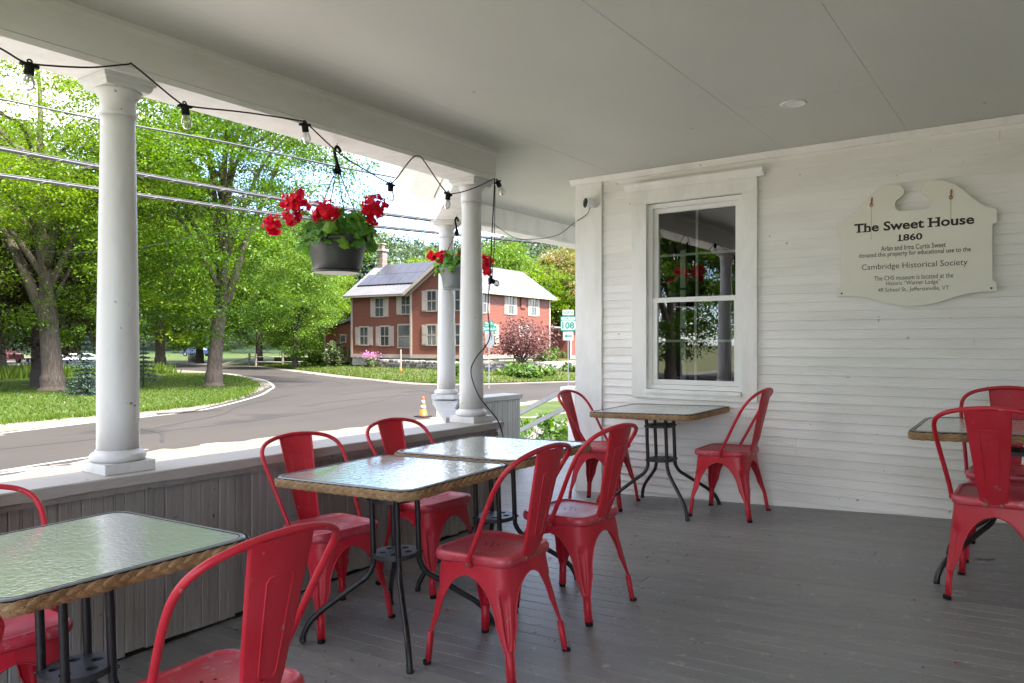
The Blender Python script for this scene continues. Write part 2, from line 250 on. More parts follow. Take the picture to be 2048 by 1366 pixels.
# ------------------------------------------------------------------ mesh helpers
class MB:
    def __init__(s): s.v = []; s.f = []; s.sm = []
    def add(s, vs, fs, smooth=False):
        o = len(s.v); s.v += [tuple(p) for p in vs]; s.f += [tuple(i + o for i in f) for f in fs]; s.sm += [smooth] * len(fs)
    def box(s, lo, hi, mtx=None):
        x0, y0, z0 = lo; x1, y1, z1 = hi
        v = [Vector(p) for p in ((x0, y0, z0), (x1, y0, z0), (x1, y1, z0), (x0, y1, z0), (x0, y0, z1), (x1, y0, z1), (x1, y1, z1), (x0, y1, z1))]
        if mtx is not None: v = [mtx @ p for p in v]
        s.add(v, [(0, 3, 2, 1), (4, 5, 6, 7), (0, 1, 5, 4), (1, 2, 6, 5), (2, 3, 7, 6), (3, 0, 4, 7)]); return s
    def bar(s, a, b, w, h):
        """square bar from a to b, w across, h in the up direction"""
        a, b = Vector(a), Vector(b); d = (b - a).normalized(); up = Vector((0, 0, 1)) if abs(d.z) < 0.95 else Vector((0, 1, 0))
        x = d.cross(up).normalized(); u = x.cross(d).normalized()
        v = [p + x * i * w / 2 + u * j * h / 2 for p in (a, b) for i, j in ((-1, -1), (1, -1), (1, 1), (-1, 1))]
        s.add(v, [(0, 3, 2, 1), (4, 5, 6, 7), (0, 1, 5, 4), (1, 2, 6, 5), (2, 3, 7, 6), (3, 0, 4, 7)]); return s
    def tube(s, path, r, n=8, caps=True, flat=None, smooth=True):
        P = [Vector(p) for p in path]; rs = r if isinstance(r, (list, tuple)) else [r] * len(P)
        T = []
        for i in range(len(P)):
            a = P[max(i - 1, 0)]; b = P[min(i + 1, len(P) - 1)]; d = b - a
            T.append(d.normalized() if d.length > 1e-9 else Vector((0, 0, 1)))
        ref = Vector((0, 0, 1)) if abs(T[0].z) < 0.9 else Vector((1, 0, 0))
        x = T[0].cross(ref).normalized(); o = len(s.v)
        for i, p in enumerate(P):
            x = (x - T[i] * x.dot(T[i]));
            if x.length < 1e-6: x = T[i].orthogonal()
            x.normalize(); y = T[i].cross(x)
            for k in range(n):
                a = 2 * math.pi * k / n; s.v.append(tuple(p + x * math.cos(a) * rs[i] + y * math.sin(a) * rs[i]))
        for i in range(len(P) - 1):
            for k in range(n):
                a = o + i * n + k; b = o + i * n + (k + 1) % n; s.f.append((a, b, b + n, a + n)); s.sm.append(smooth)
        if caps:
            s.f.append(tuple(o + k for k in range(n))[::-1]); s.sm.append(False)
            e = o + (len(P) - 1) * n; s.f.append(tuple(e + k for k in range(n))); s.sm.append(False)
        return s
    def lathe(s, prof, n=24, c=(0, 0, 0), axis='z', smooth=True, caps=True, mtx=None):
        o = len(s.v)
        for r, z in prof:
            for k in range(n):
                a = 2 * math.pi * k / n; p = Vector((c[0] + r * math.cos(a), c[1] + r * math.sin(a), c[2] + z))
                s.v.append(tuple(mtx @ p if mtx is not None else p))
        for i in range(len(prof) - 1):
            for k in range(n):
                a = o + i * n + k; b = o + i * n + (k + 1) % n; s.f.append((a, b, b + n, a + n)); s.sm.append(smooth)
        if caps:
            s.f.append(tuple(o + k for k in range(n))[::-1]); s.sm.append(False)
            e = o + (len(prof) - 1) * n; s.f.append(tuple(e + k for k in range(n))); s.sm.append(False)
        return s
    def loft(s, rings, caps=(True, True), smooth=True):
        n = len(rings[0]); o = len(s.v)
        for r in rings: s.v += [tuple(p) for p in r]
        for i in range(len(rings) - 1):
            for k in range(n):
                a = o + i * n + k; b = o + i * n + (k + 1) % n; s.f.append((a, b, b + n, a + n)); s.sm.append(smooth)
        if caps[0]: s.f.append(tuple(o + k for k in range(n))[::-1]); s.sm.append(False)
        if caps[1]: e = o + (len(rings) - 1) * n; s.f.append(tuple(e + k for k in range(n))); s.sm.append(False)
        return s
    def prism(s, poly, z0, z1):
        """polygon (list of xy, counter-clockwise) extruded from z0 to z1"""
        n = len(poly); o = len(s.v); s.v += [(x, y, z0) for x, y in poly] + [(x, y, z1) for x, y in poly]
        fs = [tuple(range(n))[::-1], tuple(range(n, 2 * n))] + [(k, (k + 1) % n, n + (k + 1) % n, n + k) for k in range(n)]
        s.f += [tuple(i + o for i in f) for f in fs]; s.sm += [False] * len(fs); return s
    def grid(s, rows, smooth=True):
        nr, nc = len(rows), len(rows[0]); o = len(s.v)
        for r in rows: s.v += [tuple(p) for p in r]
        for i in range(nr - 1):
            for k in range(nc - 1):
                a = o + i * nc + k; s.f.append((a, a + 1, a + nc + 1, a + nc)); s.sm.append(smooth)
        return s
    def mesh(s, name):
        me = bpy.data.meshes.new(name); me.from_pydata(s.v, [], s.f); me.update()
        me.polygons.foreach_set('use_smooth', s.sm); return me
    def build(s, name, m, parent=None, loc=(0, 0, 0), rot=(0, 0, 0), mtx=None):
        return link(name, s.mesh(name), m, parent, loc, rot, mtx)

def link(name, me, m, parent=None, loc=(0, 0, 0), rot=(0, 0, 0), mtx=None):
    if m is not None and not me.materials: me.materials.append(M[m] if isinstance(m, str) else m)
    o = bpy.data.objects.new(name, me); C.objects.link(o)
    if mtx is not None: o.matrix_basis = mtx
    else: o.location = loc; o.rotation_euler = rot
    if parent is not None: o.parent = parent
    return o

def empty(name, loc=(0, 0, 0), rz=0.0, mtx=None):
    o = bpy.data.objects.new(name, None); C.objects.link(o); o.empty_display_size = 0.1
    if mtx is not None: o.matrix_basis = mtx
    else: o.location = loc; o.rotation_euler = (0, 0, rz)
    return o

def tag(o, label=None, cat=None, group=None, kind=None):
    if label: o['label'] = label
    if cat: o['category'] = cat
    if group: o['group'] = group
    if kind: o['kind'] = kind
    return o

def copy_tree(o, parent=None):
    c = o.copy(); C.objects.link(c); c.parent = parent
    for ch in list(o.children): copy_tree(ch, c)
    return c

def catmull(pts, per=8, closed=False):
    P = [Vector(p) for p in pts]; out = []; n = len(P)
    for i in range(n if closed else n - 1):
        p0 = P[(i - 1) % n] if closed or i > 0 else P[0] * 2 - P[1]
        p1 = P[i]; p2 = P[(i + 1) % n]
        p3 = P[(i + 2) % n] if closed or i + 2 < n else P[-1] * 2 - P[-2]
        for k in range(per):
            t = k / per
            out.append(0.5 * ((2 * p1) + (p2 - p0) * t + (2 * p0 - 5 * p1 + 4 * p2 - p3) * t * t + (3 * p1 - p0 - 3 * p2 + p3) * t ** 3))
    if not closed: out.append(P[-1])
    return out

def rrect(hx, hy, r, n=6, z=0.0, hb=None):
    """rounded rectangle ring, counter-clockwise; hb: half width at the rear (-y) if it differs"""
    pts = []
    for cx, cy, a0 in ((1, 1, 0), (-1, 1, 90), (-1, -1, 180), (1, -1, 270)):
        w = hx if (cy > 0 or hb is None) else hb
        for k in range(n + 1):
            a = R(a0 + 90 * k / n); pts.append(Vector((cx * (w - r) + r * math.cos(a), cy * (hy - r) + r * math.sin(a), z)))
    return pts

def curve_mesh(loops, depth, name, bevel=0.0):
    """flat outline with holes, filled and extruded by depth (xy plane, z from 0 to depth)"""
    cu = bpy.data.curves.new(name, 'CURVE'); cu.dimensions = '2D'; cu.fill_mode = 'BOTH'; cu.extrude = depth / 2; cu.bevel_depth = bevel
    for lp in loops:
        sp = cu.splines.new('POLY'); sp.points.add(len(lp) - 1)
        for i, p in enumerate(lp): sp.points[i].co = (p[0], p[1], 0, 1)
        sp.use_cyclic_u = True
    ob = bpy.data.objects.new(name, cu); me = bpy.data.meshes.new_from_object(ob)
    bpy.data.objects.remove(ob); bpy.data.curves.remove(cu)
    me.transform(Matrix.Translation((0, 0, depth / 2))); me.name = name
    return me

def text_mesh(body, width=None, height=None, bold=0.0, depth=0.0006, name='lettering', spacing=1.0):
    """lettering centred on its origin; width and height set the size of the whole line"""
    cu = bpy.data.curves.new(name, 'FONT'); cu.body = body; cu.size = 1.0; cu.offset = bold; cu.extrude = 0.0; cu.resolution_u = 3; cu.space_character = spacing
    ob = bpy.data.objects.new(name, cu); me = bpy.data.meshes.new_from_object(ob)
    bpy.data.objects.remove(ob); bpy.data.curves.remove(cu)
    co = np.empty(len(me.vertices) * 3); me.vertices.foreach_get('co', co); co = co.reshape(-1, 3)
    lo, hi = co.min(0), co.max(0)
    co -= (lo + hi) / 2
    co[:, 0] *= width / (hi[0] - lo[0])
    sy = height / (hi[1] - lo[1]) if height else width / (hi[0] - lo[0])
    co[:, 1] *= sy; co[:, 2] = 0
    me.vertices.foreach_set('co', co.ravel()); me.update(); me.name = name
    return me

def quads_mesh(name, V, rnd=None, tri=False, smooth=False):
    """V: (N,4,3) numpy array of separate leaf quads; rnd: (N,) 0..1 stored as attribute"""
    N, k = V.shape[0], V.shape[1]
    me = bpy.data.meshes.new(name)
    me.vertices.add(N * k); me.vertices.foreach_set('co', V.reshape(-1).astype(np.float32))
    me.loops.add(N * k); me.loops.foreach_set('vertex_index', np.arange(N * k, dtype=np.int32))
    me.polygons.add(N); me.polygons.foreach_set('loop_start', np.arange(0, N * k, k, dtype=np.int32))
    try: me.polygons.foreach_set('loop_total', np.full(N, k, dtype=np.int32))
    except Exception: pass
    me.update(calc_edges=True)
    at = me.attributes.new('rnd', 'FLOAT', 'POINT')
    at.data.foreach_set('value', np.repeat((rnd if rnd is not None else np.random.rand(N)).astype(np.float32), k))
    return me

def leaf_quads(rng, cen, size, up=0.55, ratio=0.62, spread=None):
    """one leaf-shaped quad at each centre; up 0..1 pulls the leaf faces towards the sky"""
    N = len(cen)
    nrm = rng.normal(size=(N, 3)); nrm /= np.linalg.norm(nrm, axis=1)[:, None]
    nrm = nrm * (1 - up) + np.array([0, 0, 1.0]) * up; nrm /= np.linalg.norm(nrm, axis=1)[:, None]
    a = rng.normal(size=(N, 3)); a -= nrm * (a * nrm).sum(1)[:, None]; a /= np.linalg.norm(a, axis=1)[:, None]
    b = np.cross(nrm, a)
    s = (size * (0.45 + 1.15 * rng.uniform(0, 1, N) ** 1.6))[:, None]
    V = np.empty((N, 4, 3))
    V[:, 0] = cen - a * s * 0.5; V[:, 1] = cen + b * s * 0.5 * ratio + a * s * 0.06; V[:, 2] = cen + a * s * 0.5 - nrm * s * 0.12; V[:, 3] = cen - b * s * 0.5 * ratio + a * s * 0.06
    return V

# ------------------------------------------------------------------ the lie of the porch floor
FB, FC = 0.0483, 0.030
def floor_z(x, y): return FB * (x + 1.6) + FC * (y - 2.6)
FEX = Vector((1, 0, FB)).normalized(); FN = Vector((-FB, -FC, 1)).normalized(); FEY = FN.cross(FEX)
FROT = Matrix((FEX, FEY, FN)).transposed().to_4x4()
FN2 = (FN + Vector((0, 0, 0.6))).normalized(); FEX2 = Vector((1, 0, -FN2.x / FN2.z)).normalized(); FROT2 = Matrix((FEX2, FN2.cross(FEX2), FN2)).transposed().to_4x4()
def on_floor(x, y, rz=0.0, dz=0.0):
    return Matrix.Translation((x, y, floor_z(x, y) + dz)) @ FROT2 @ Matrix.Rotation(rz, 4, 'Z')

RAILX, WALLY, CEILZ = -3.146, 5.353, 2.56
GZ = -1.0                                # ground level outside
rnd = random.Random(7)

# ------------------------------------------------------------------ ground, roads, lawns
g = MB()
g.add([(-900, -500, GZ - 0.012), (500, -500, GZ - 0.012), (500, 900, GZ - 0.012), (-900, 900, GZ - 0.012)], [(0, 1, 2, 3)])
tag(g.build('ground', 'verge'), kind='structure')
def sheet(name, pts, m, z):
    me = curve_mesh([pts], 0.0, name); ob = link(name, me, m, None, (0, 0, z)); tag(ob, kind='structure'); return ob
def smooth2(pts, per=4): return [(p.x, p.y) for p in catmull([(x, y, 0) for x, y in pts], per)]
near_edge = [(-14.6, -60), (-13.9, -20), (-14.3, 3.9), (-14.7, 6.2), (-15.0, 8.8), (-14.9, 12.0), (-14.8, 15.5), (-15.2, 18.5), (-16.0, 22.1), (-16.3, 25.7), (-17.1, 28.9), (-17.0, 36.2), (-16.2, 60), (-14, 110)]
far_edge = [(-20.0, 110), (-21.2, 60), (-20.1, 42.7), (-21.6, 37.0), (-23.6, 32.6), (-25.2, 30.2), (-27.8, 29.5), (-31.4, 30.8), (-36.6, 32.5), (-45.1, 36.1), (-60.1, 42.5), (-69.7, 43.6), (-92.6, 46.0), (-140, 50)]
isl_edge = [(-140, 41), (-66.8, 35.2), (-57.8, 34.0), (-48.2, 32.2), (-43.7, 30.4), (-38.2, 28.0), (-33.0, 24.6), (-30.3, 22.0), (-26.8, 18.7), (-23.0, 14.2), (-22.2, 12.1), (-21.8, 10.3), (-21.1, 7.9), (-19.9, 4.6), (-19.5, -20), (-20.2, -60)]
rj = random.Random(5)
def ragged(p, a=0.16): return [(x + rj.uniform(-a, a), y_ + rj.uniform(-a, a)) for x, y_ in p]
road_poly = ragged(smooth2(near_edge, 14)) + ragged(smooth2(far_edge, 14)) + ragged(smooth2(isl_edge, 10), 0.12)
sheet('gravel_shoulder', [(-13.0, -60), (-13.0, 12), (-13.0, 17), (-12.6, 20), (-14.6, 23), (-15.6, 27), (-16.0, 36), (-14.8, 60), (-12.6, 110), (-21.5, 110), (-22.6, 60), (-21.2, 43), (-22.6, 37.4), (-24.4, 33.6), (-26, 31.4), (-28, 30.7), (-31, 32), (-36, 33.8), (-45, 37.4), (-60, 43.8), (-70, 45), (-93, 47.5), (-140, 52), (-140, 39.5), (-67, 33.6), (-58, 32.3), (-49, 30.8), (-45, 29.1), (-41, 27.2), (-36, 23.8), (-32.5, 21), (-28, 17), (-24.6, 13), (-23.9, 10), (-23.2, 7), (-22.2, 3.6), (-21.4, -20), (-22, -60)], 'gravel', GZ - 0.004)
sheet('added_bounce_sheet', [(-3.4, -40), (-3.4, 4.2), (-4.8, 5.6), (-7.2, 8.6), (-12.0, 11.5), (-13.1, 13), (-13.1, -40)], 'apron', GZ + 0.002)  # added, unseen behind the rail: pale reflector that bounces sunlight under the porch roof
sheet('road', road_poly, 'asphalt', GZ)
lawn = smooth2([(-22.6, 5.0), (-23.5, 8.6), (-23.8, 10.0), (-23.9, 11.4), (-24.0, 12.9), (-24.6, 15.0), (-25.8, 16.9), (-28.2, 19.5), (-32.4, 22.9), (-36.4, 25.6), (-42.3, 28.6), (-46.3, 29.8), (-48.4, 29.6), (-49.4, 28.2)]) + smooth2([(-47.5, 24.6), (-45.2, 21.5), (-44.6, 18.0), (-46.0, 14), (-47, 5), (-47, -40), (-25, -40)])
sheet('lawn', lawn, 'grass', GZ + 0.006)
sheet('footpath', smooth2([(-45.0, -40), (-45.4, 5), (-44.5, 14), (-43.1, 18.2), (-44.0, 21.4), (-46.4, 24.8), (-48.6, 28.6)]) + smooth2([(-50.4, 27.6), (-48.4, 24.2), (-46.2, 21.2), (-45.4, 18), (-46.6, 14), (-47.6, 5), (-47.2, -40)]), 'paving', GZ + 0.010)
sheet('back_lawn', smooth2([(-46.7, -40), (-47.1, 5), (-46.2, 14), (-45.2, 18.0), (-46.2, 21.4), (-48.4, 24.4), (-50.4, 27.8), (-56, 31), (-66, 33)]) + [(-140, 38.8), (-140, -40)], 'grass', GZ - 0.001)
sheet('far_field', [(-61, 44.8), (-70, 45.6), (-93, 48.4), (-140, 53), (-140, 120), (-60, 110), (-54, 60)], 'grass', GZ + 0.002)
sheet('parking_lot', [(-82, 2), (-76, 34), (-120, 37), (-120, 0)], 'paving', GZ + 0.002)
sheet('porch_lawn', [(-4.4, 7.9), (-7.6, 9.4), (-11.6, 14.6), (-14.9, 19.6), (-15.5, 27), (-16.2, 36), (-15, 60), (-4, 60), (-3.5, 8.6)], 'grass', GZ + 0.004)
# lawn bank that rises to the red house
bank = MB()
inner = [(-62.0, 46.5), (-55.5, 46.2), (-47.5, 43.6), (-40.0, 42.0), (-33.9, 40.4), (-31.0, 40.8), (-28.6, 46.0), (-27.4, 56.0), (-27, 70)]
outer = [(-61.8, 44.6), (-52.5, 40.9), (-45.2, 37.6), (-36.7, 33.8), (-28.6, 30.9), (-25.6, 31.9), (-22.8, 37.6), (-21.4, 43.5), (-22, 70)]
bi, bo = smooth2(inner, 6), smooth2(outer, 6)
rows = [[(o[0] + (i[0] - o[0]) * t, o[1] + (i[1] - o[1]) * t, GZ + 0.012 + 0.26 * (t * t * (3 - 2 * t)) + 0.03 * rnd.random()) for t in [k / 8 for k in range(9)]] for i, o in zip(bi, bo)]
bank.grid(rows); tag(bank.build('lawn_bank', 'bank'), kind='structure')
terr = MB(); terr.prism([(-62, 46.5), (-55.5, 46.2), (-47.5, 43.7), (-40, 42.1), (-33.9, 40.5), (-31.0, 40.9), (-28.7, 46), (-27.5, 56), (-27, 75), (-62, 75)], GZ - 0.5, -0.18)
tag(terr.build('house_terrace', 'grass'), kind='structure')

def ribbon(name, pts, w, m, z, label=None):
    P = catmull([(x, y, 0) for x, y in pts], 8); mb = MB(); L, Rr = [], []
    for i, p in enumerate(P):
        d = (P[min(i + 1, len(P) - 1)] - P[max(i - 1, 0)]).normalized(); nrm = Vector((-d.y, d.x, 0)) * w / 2
        L.append(p + nrm); Rr.append(p - nrm)
    mb.grid([[a, b] for a, b in zip(Rr, L)], False); o = mb.build(name, m, None, (0, 0, z)); tag(o, kind='structure'); return o
ribbon('road_edge_line', [(-19.7, 4.0), (-20.9, 7.9), (-21.6, 10.3), (-22.0, 12.1), (-22.8, 14.4), (-26.5, 19.0), (-29.9, 22.2), (-32.2, 24.1), (-37.8, 27.6), (-43.6, 30.0), (-48.2, 31.7), (-57.8, 33.5), (-66.8, 34.7)], 0.13, 'paint', GZ + 0.005)
ribbon('road_edge_line', [(-14.0, -20), (-14.4, 3.9), (-14.75, 5.4), (-14.95, 6.2), (-15.1, 7.0), (-15.25, 8.3)], 0.11, 'paint', GZ + 0.005)
ribbon('road_edge_line', [(-59, 42.6), (-52, 39.4), (-45.2, 36.4), (-38, 33.2), (-34, 31.9)], 0.10, 'paint', GZ + 0.005)
ribbon('garden_path', [(-7.5, 9.2), (-10.2, 14.6), (-10.9, 17.0), (-9.6, 22.0)], 0.9, 'paving', GZ + 0.012)
ribbon('garden_path', [(-15.2, 18.4), (-12.6, 18.3), (-12.4, 20.2), (-11.0, 25.0)], 0.35, 'paving', GZ + 0.010)
for i_, pts in enumerate(([(-17.5, 4), (-17.8, 9), (-18.6, 14), (-20.5, 20), (-23.5, 25)], [(-19.0, 10.5), (-20.8, 13.4), (-22.6, 15.8), (-26.0, 20.2)], [(-29.0, 26), (-33, 28.9), (-38, 31), (-46, 34)], [(-21.0, 17), (-22.2, 20), (-22.0, 24), (-22.6, 28)], [(-17.0, 22), (-19.5, 24.4), (-22.5, 25.0), (-25.5, 27)], [(-16.0, 9), (-18.2, 10.2), (-20.6, 10.0)])):
    ribbon('road_crack', ragged(pts, 0.3), 0.07, 'patch', GZ + 0.004 + 0.0006 * i_)
ribbon('road_patch', [(-22.6, 12.6), (-22.3, 13.4), (-22.4, 14.6)], 0.5, 'patch', GZ + 0.005)
ribbon('road_patch', [(-31.2, 25.2), (-33.8, 28.2)], 0.45, 'patch', GZ + 0.005)
ribbon('road_patch', [(-24.5, 21.5), (-25.5, 25.2)], 0.16, 'patch', GZ + 0.005)

# ------------------------------------------------------------------ porch: floor
pf = empty('porch_floor'); tag(pf, kind='structure')
PW = 0.0822
plank_me = MB(); plank_me.loft([[Vector((x, y, z)) for y, z in ((-0.0396, -0.02), (0.0396, -0.02), (0.0396, -0.0015), (0.0385, 0), (-0.0385, 0), (-0.0396, -0.0015))] for x in (0, 1)], smooth=False)
plank_me = plank_me.mesh('plank'); plank_me.materials.append(M['floor'])
def plank(x0, x1, y):
    dz = rnd.uniform(-0.0006, 0.0006)
    o = bpy.data.objects.new('plank', plank_me); C.objects.link(o); o.parent = pf
    o.matrix_basis = Matrix.Translation((x0, y, floor_z(x0, y) + dz)) @ FROT @ Matrix.Diagonal(((x1 - x0 - 0.002) / FEX.x, 1, 1, 1))
y = 0.62
while y < 8.9:
    if y < 4.1: xs, xe = -3.21, 1.55
    elif y < 5.35: xs, xe = -3.25 - (y - 4.1), 1.55
    else: xs, xe = -4.52, -3.20
    js = [xs] + ([rnd.uniform(-2.9, 1.0)] if xe - xs > 2 else []) + [xe]
    for a, b in zip(js, js[1:]): plank(a, b, y)
    y += PW
sub = MB(); sub.add([(x, yy, floor_z(x, yy) - 0.022) for x, yy in ((-4.7, 0.4), (1.6, 0.4), (1.6, 9), (-4.7, 9))], [(0, 1, 2, 3)])
sub.build('subfloor', 'dark', pf)
nearf = MB(); nearf.add([(x, yy, floor_z(x, yy) - 0.001) for x, yy in ((-3.21, -1.5), (1.6, -1.5), (1.6, 0.578), (-3.21, 0.578))], [(0, 1, 2, 3)])
nearf.build('floor_slab', 'floor', pf)

# ------------------------------------------------------------------ porch: ceiling
pc = empty('porch_ceiling'); tag(pc, kind='structure')
xb = [-4.6, -3.53, -2.80, -2.055, -1.485, -0.73, 0.02, 0.77, 1.7]
for i in range(len(xb) - 1):
    ys = [-1.5, 0.9 + 0.62 * (i % 3), 3.26 + 0.5 * ((i * 2) % 3), 5.9 + 0.3 * (i % 2), 9.2]
    for a, b in zip(ys, ys[1:]):
        lo, hi = a + 0.0006, b - 0.0006
        x0, x1 = xb[i] + 0.0007, xb[i + 1] - 0.0007
        if x0 < -3.6 and hi < 4.2: continue
        if x0 > -3.0 and lo > 5.5: continue
        dz = rnd.uniform(0, 0.001); p = MB(); cut = lambda x: 4.16 + (-3.30 - x) * 0.961
        if x0 < -3.2 and lo < 5.4 and hi > 4.2:
            xm_ = min(x1, -3.30); lo0 = max(lo, cut(max(x0, -4.55)))
            poly = [(max(x0, -4.55), lo0), (xm_, max(lo, cut(xm_)))] + ([(x1, lo)] if x1 > xm_ else []) + [(x1, hi), (max(x0, -4.55), hi)]
            if x1 > xm_ and lo < 4.1: poly = [(-3.25, lo), (x1, lo), (x1, hi), (max(x0, -4.55), hi), (max(x0, -4.55), lo0), (-3.30, 4.16)]
            p.prism(poly, CEILZ + dz, CEILZ + 0.012)
        else: p.box((x0, lo, CEILZ + dz), (x1, hi, CEILZ + 0.012))
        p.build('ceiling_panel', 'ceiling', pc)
bk = MB(); bk.add([(-4.57, 5.34, CEILZ + 0.02), (-3.28, 4.14, CEILZ + 0.02), (-3.28, -1.5, CEILZ + 0.02), (1.7, -1.5, CEILZ + 0.02), (1.7, 9.3, CEILZ + 0.02), (-4.57, 9.3, CEILZ + 0.02)], [(0, 1, 2, 3, 4, 5)])
bk.build('ceiling_backing', 'beam', pc)
# roof above the porch keeps the sun out
rf = MB(); rf.prism([(-3.70, -1.75), (2.2, -1.75), (2.2, 9.6), (-5.02, 9.6), (-5.02, 5.17), (-3.70, 3.93)], 2.925, 3.0); tag(rf.build('porch_roof', 'shingle'), 'low shingled roof over the porch', 'roof', kind='structure')

# ------------------------------------------------------------------ porch: beams, eaves, columns
def boards_along(mb, pts, prof, closed_prof=True):
    """sweep a profile (offset outwards to the left of travel, z) along a plan polyline with mitred corners"""
    P = [Vector((x, y)) for x, y in pts]; rings = []
    for i, p in enumerate(P):
        d0 = (p - P[i - 1]).normalized() if i else (P[1] - p).normalized(); d1 = (P[i + 1] - p).normalized() if i < len(P) - 1 else d0
        n0, n1 = Vector((-d0.y, d0.x)), Vector((-d1.y, d1.x)); m = (n0 + n1).normalized(); k = 1 / max(0.3, m.dot(n0))
        rings.append([Vector((p.x + m.x * k * o, p.y + m.y * k * o, z)) for o, z in prof])
    n = len(prof); o = len(mb.v)
    for r in rings: mb.v += [tuple(q) for q in r]
    for i in range(len(rings) - 1):
        for k in range(n if closed_prof else n - 1):
            a = o + i * n + k; b = o + i * n + (k + 1) % n; mb.f.append((a, b, b + n, a + n)); mb.sm.append(False)
    if closed_prof:
        mb.f.append(tuple(o + k for k in range(n))[::-1]); e = o + (len(rings) - 1) * n; mb.f.append(tuple(e + k for k in range(n))); mb.sm += [False, False]
    return mb
BEAMZ = 2.352
CB = (-3.28, 4.10); CA = (-3.28, 1.655); CC = (-4.57, 5.34)
def beam_profile(): return [(-0.105, BEAMZ + 0.035), (-0.105, CEILZ - 0.035), (-0.128, CEILZ - 0.022), (-0.128, CEILZ), (0.10, CEILZ), (0.10, BEAMZ + 0.03)]
bm = empty('porch_beam', (0, 0, 0)); tag(bm, 'long white painted beam over the street side of the porch', 'beam')
b = MB(); boards_along(b, [(-3.265, -1.5), (-3.265, 4.21)], [(-0.119, BEAMZ + 0.032), (-0.119, CEILZ - 0.036), (-0.141, CEILZ - 0.02), (-0.141, CEILZ + 0.001), (0.115, CEILZ + 0.001), (0.115, BEAMZ + 0.032)]); b.build('fascia_board', 'beam', bm)
b = MB(); boards_along(b, [(-3.265, -1.5), (-3.265, 4.208)], [(-0.125, BEAMZ), (-0.125, BEAMZ + 0.028), (0.125, BEAMZ + 0.028), (0.125, BEAMZ)]); b.build('soffit_board', 'trim', bm)
bm2 = empty('entry_beam', (0, 0, 0)); tag(bm2, 'white beam bending outward to the far entry column', 'beam')
b = MB(); boards_along(b, [(-3.34, 4.16), CC, (CC[0], 9.1)], [(-0.105, BEAMZ + 0.032), (-0.105, CEILZ + 0.04), (0.10, CEILZ + 0.04), (0.10, BEAMZ + 0.032)]); b.build('fascia_board', 'trim', bm2)
b = MB(); boards_along(b, [(-3.34, 4.16), CC, (CC[0], 9.1)], [(-0.112, BEAMZ), (-0.112, BEAMZ + 0.028), (0.108, BEAMZ + 0.028), (0.108, BEAMZ)]); b.build('soffit_board', 'trim', bm2)
ev = empty('porch_eave', (0, 0, 0)); tag(ev, 'white moulded cornice along the outside of the porch roof', 'cornice')
evline = [(-3.265, -1.5), (-3.265, 4.12), CC, (CC[0], 9.3)]
b = MB(); boards_along(b, evline, [(0.118, 2.58), (0.33, 2.615), (0.33, 2.64), (0.118, 2.61)]); b.build('soffit_board', 'trim', ev)
b = MB(); boards_along(b, evline, [(0.30, 2.643), (0.34, 2.650), (0.37, 2.69), (0.41, 2.71), (0.445, 2.715), (0.455, 2.76), (0.475, 2.80), (0.48, 2.90), (0.30, 2.92)]); b.build('crown_moulding', 'trim', ev)

def lathe_arc(cx, cz, rr, a0, a1, n=6): return [(cx + rr * math.cos(R(a0 + (a1 - a0) * k / n)), cz + rr * math.sin(R(a0 + (a1 - a0) * k / n))) for k in range(n + 1)]
def column(name, xy, z0, ztop, label, sc=1.0, rz=0.0):
    root = empty(name, (xy[0], xy[1], z0), rz); tag(root, label, 'column', 'white porch columns')
    h = ztop - z0; r0, r1 = 0.084 * sc, 0.070 * sc
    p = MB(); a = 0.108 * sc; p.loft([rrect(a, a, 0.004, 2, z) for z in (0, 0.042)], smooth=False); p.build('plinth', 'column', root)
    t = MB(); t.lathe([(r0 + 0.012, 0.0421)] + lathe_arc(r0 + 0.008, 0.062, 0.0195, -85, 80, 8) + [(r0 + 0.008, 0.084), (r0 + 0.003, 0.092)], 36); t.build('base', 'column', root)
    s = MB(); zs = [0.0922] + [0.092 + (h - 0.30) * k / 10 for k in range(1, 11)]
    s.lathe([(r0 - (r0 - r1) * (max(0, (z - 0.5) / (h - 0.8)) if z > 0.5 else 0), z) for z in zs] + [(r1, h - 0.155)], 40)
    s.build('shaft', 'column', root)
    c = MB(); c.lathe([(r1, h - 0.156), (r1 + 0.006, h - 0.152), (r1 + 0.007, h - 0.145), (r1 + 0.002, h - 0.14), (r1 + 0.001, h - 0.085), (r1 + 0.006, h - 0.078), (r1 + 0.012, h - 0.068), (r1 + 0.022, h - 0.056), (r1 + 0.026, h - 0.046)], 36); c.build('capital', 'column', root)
    q = MB(); w = 0.104 * sc; q.loft([rrect(ww, ww, 0.003, 2, z) for ww, z in ((w - 0.012, h - 0.0458), (w - 0.004, h - 0.034), (w - 0.002, h - 0.022), (w + 0.008, h - 0.018), (w + 0.010, h - 0.001))], smooth=False); q.build('abacus', 'column', root)
    return root
CAPZ = 0.672
column('porch_column', CA, CAPZ + 0.001, BEAMZ, 'white round column standing on the rail behind the first two tables')
column('porch_column', CB, CAPZ + 0.001, BEAMZ, 'white column at the rail end with a black cord hanging past it')
column('porch_column', CC, CAPZ + 0.03, BEAMZ, 'farther white column behind the second flower basket', rz=R(22))
column('porch_column', (-3.28, -1.2), CAPZ + 0.001, BEAMZ, 'white porch column out of the frame, seen only in the window')

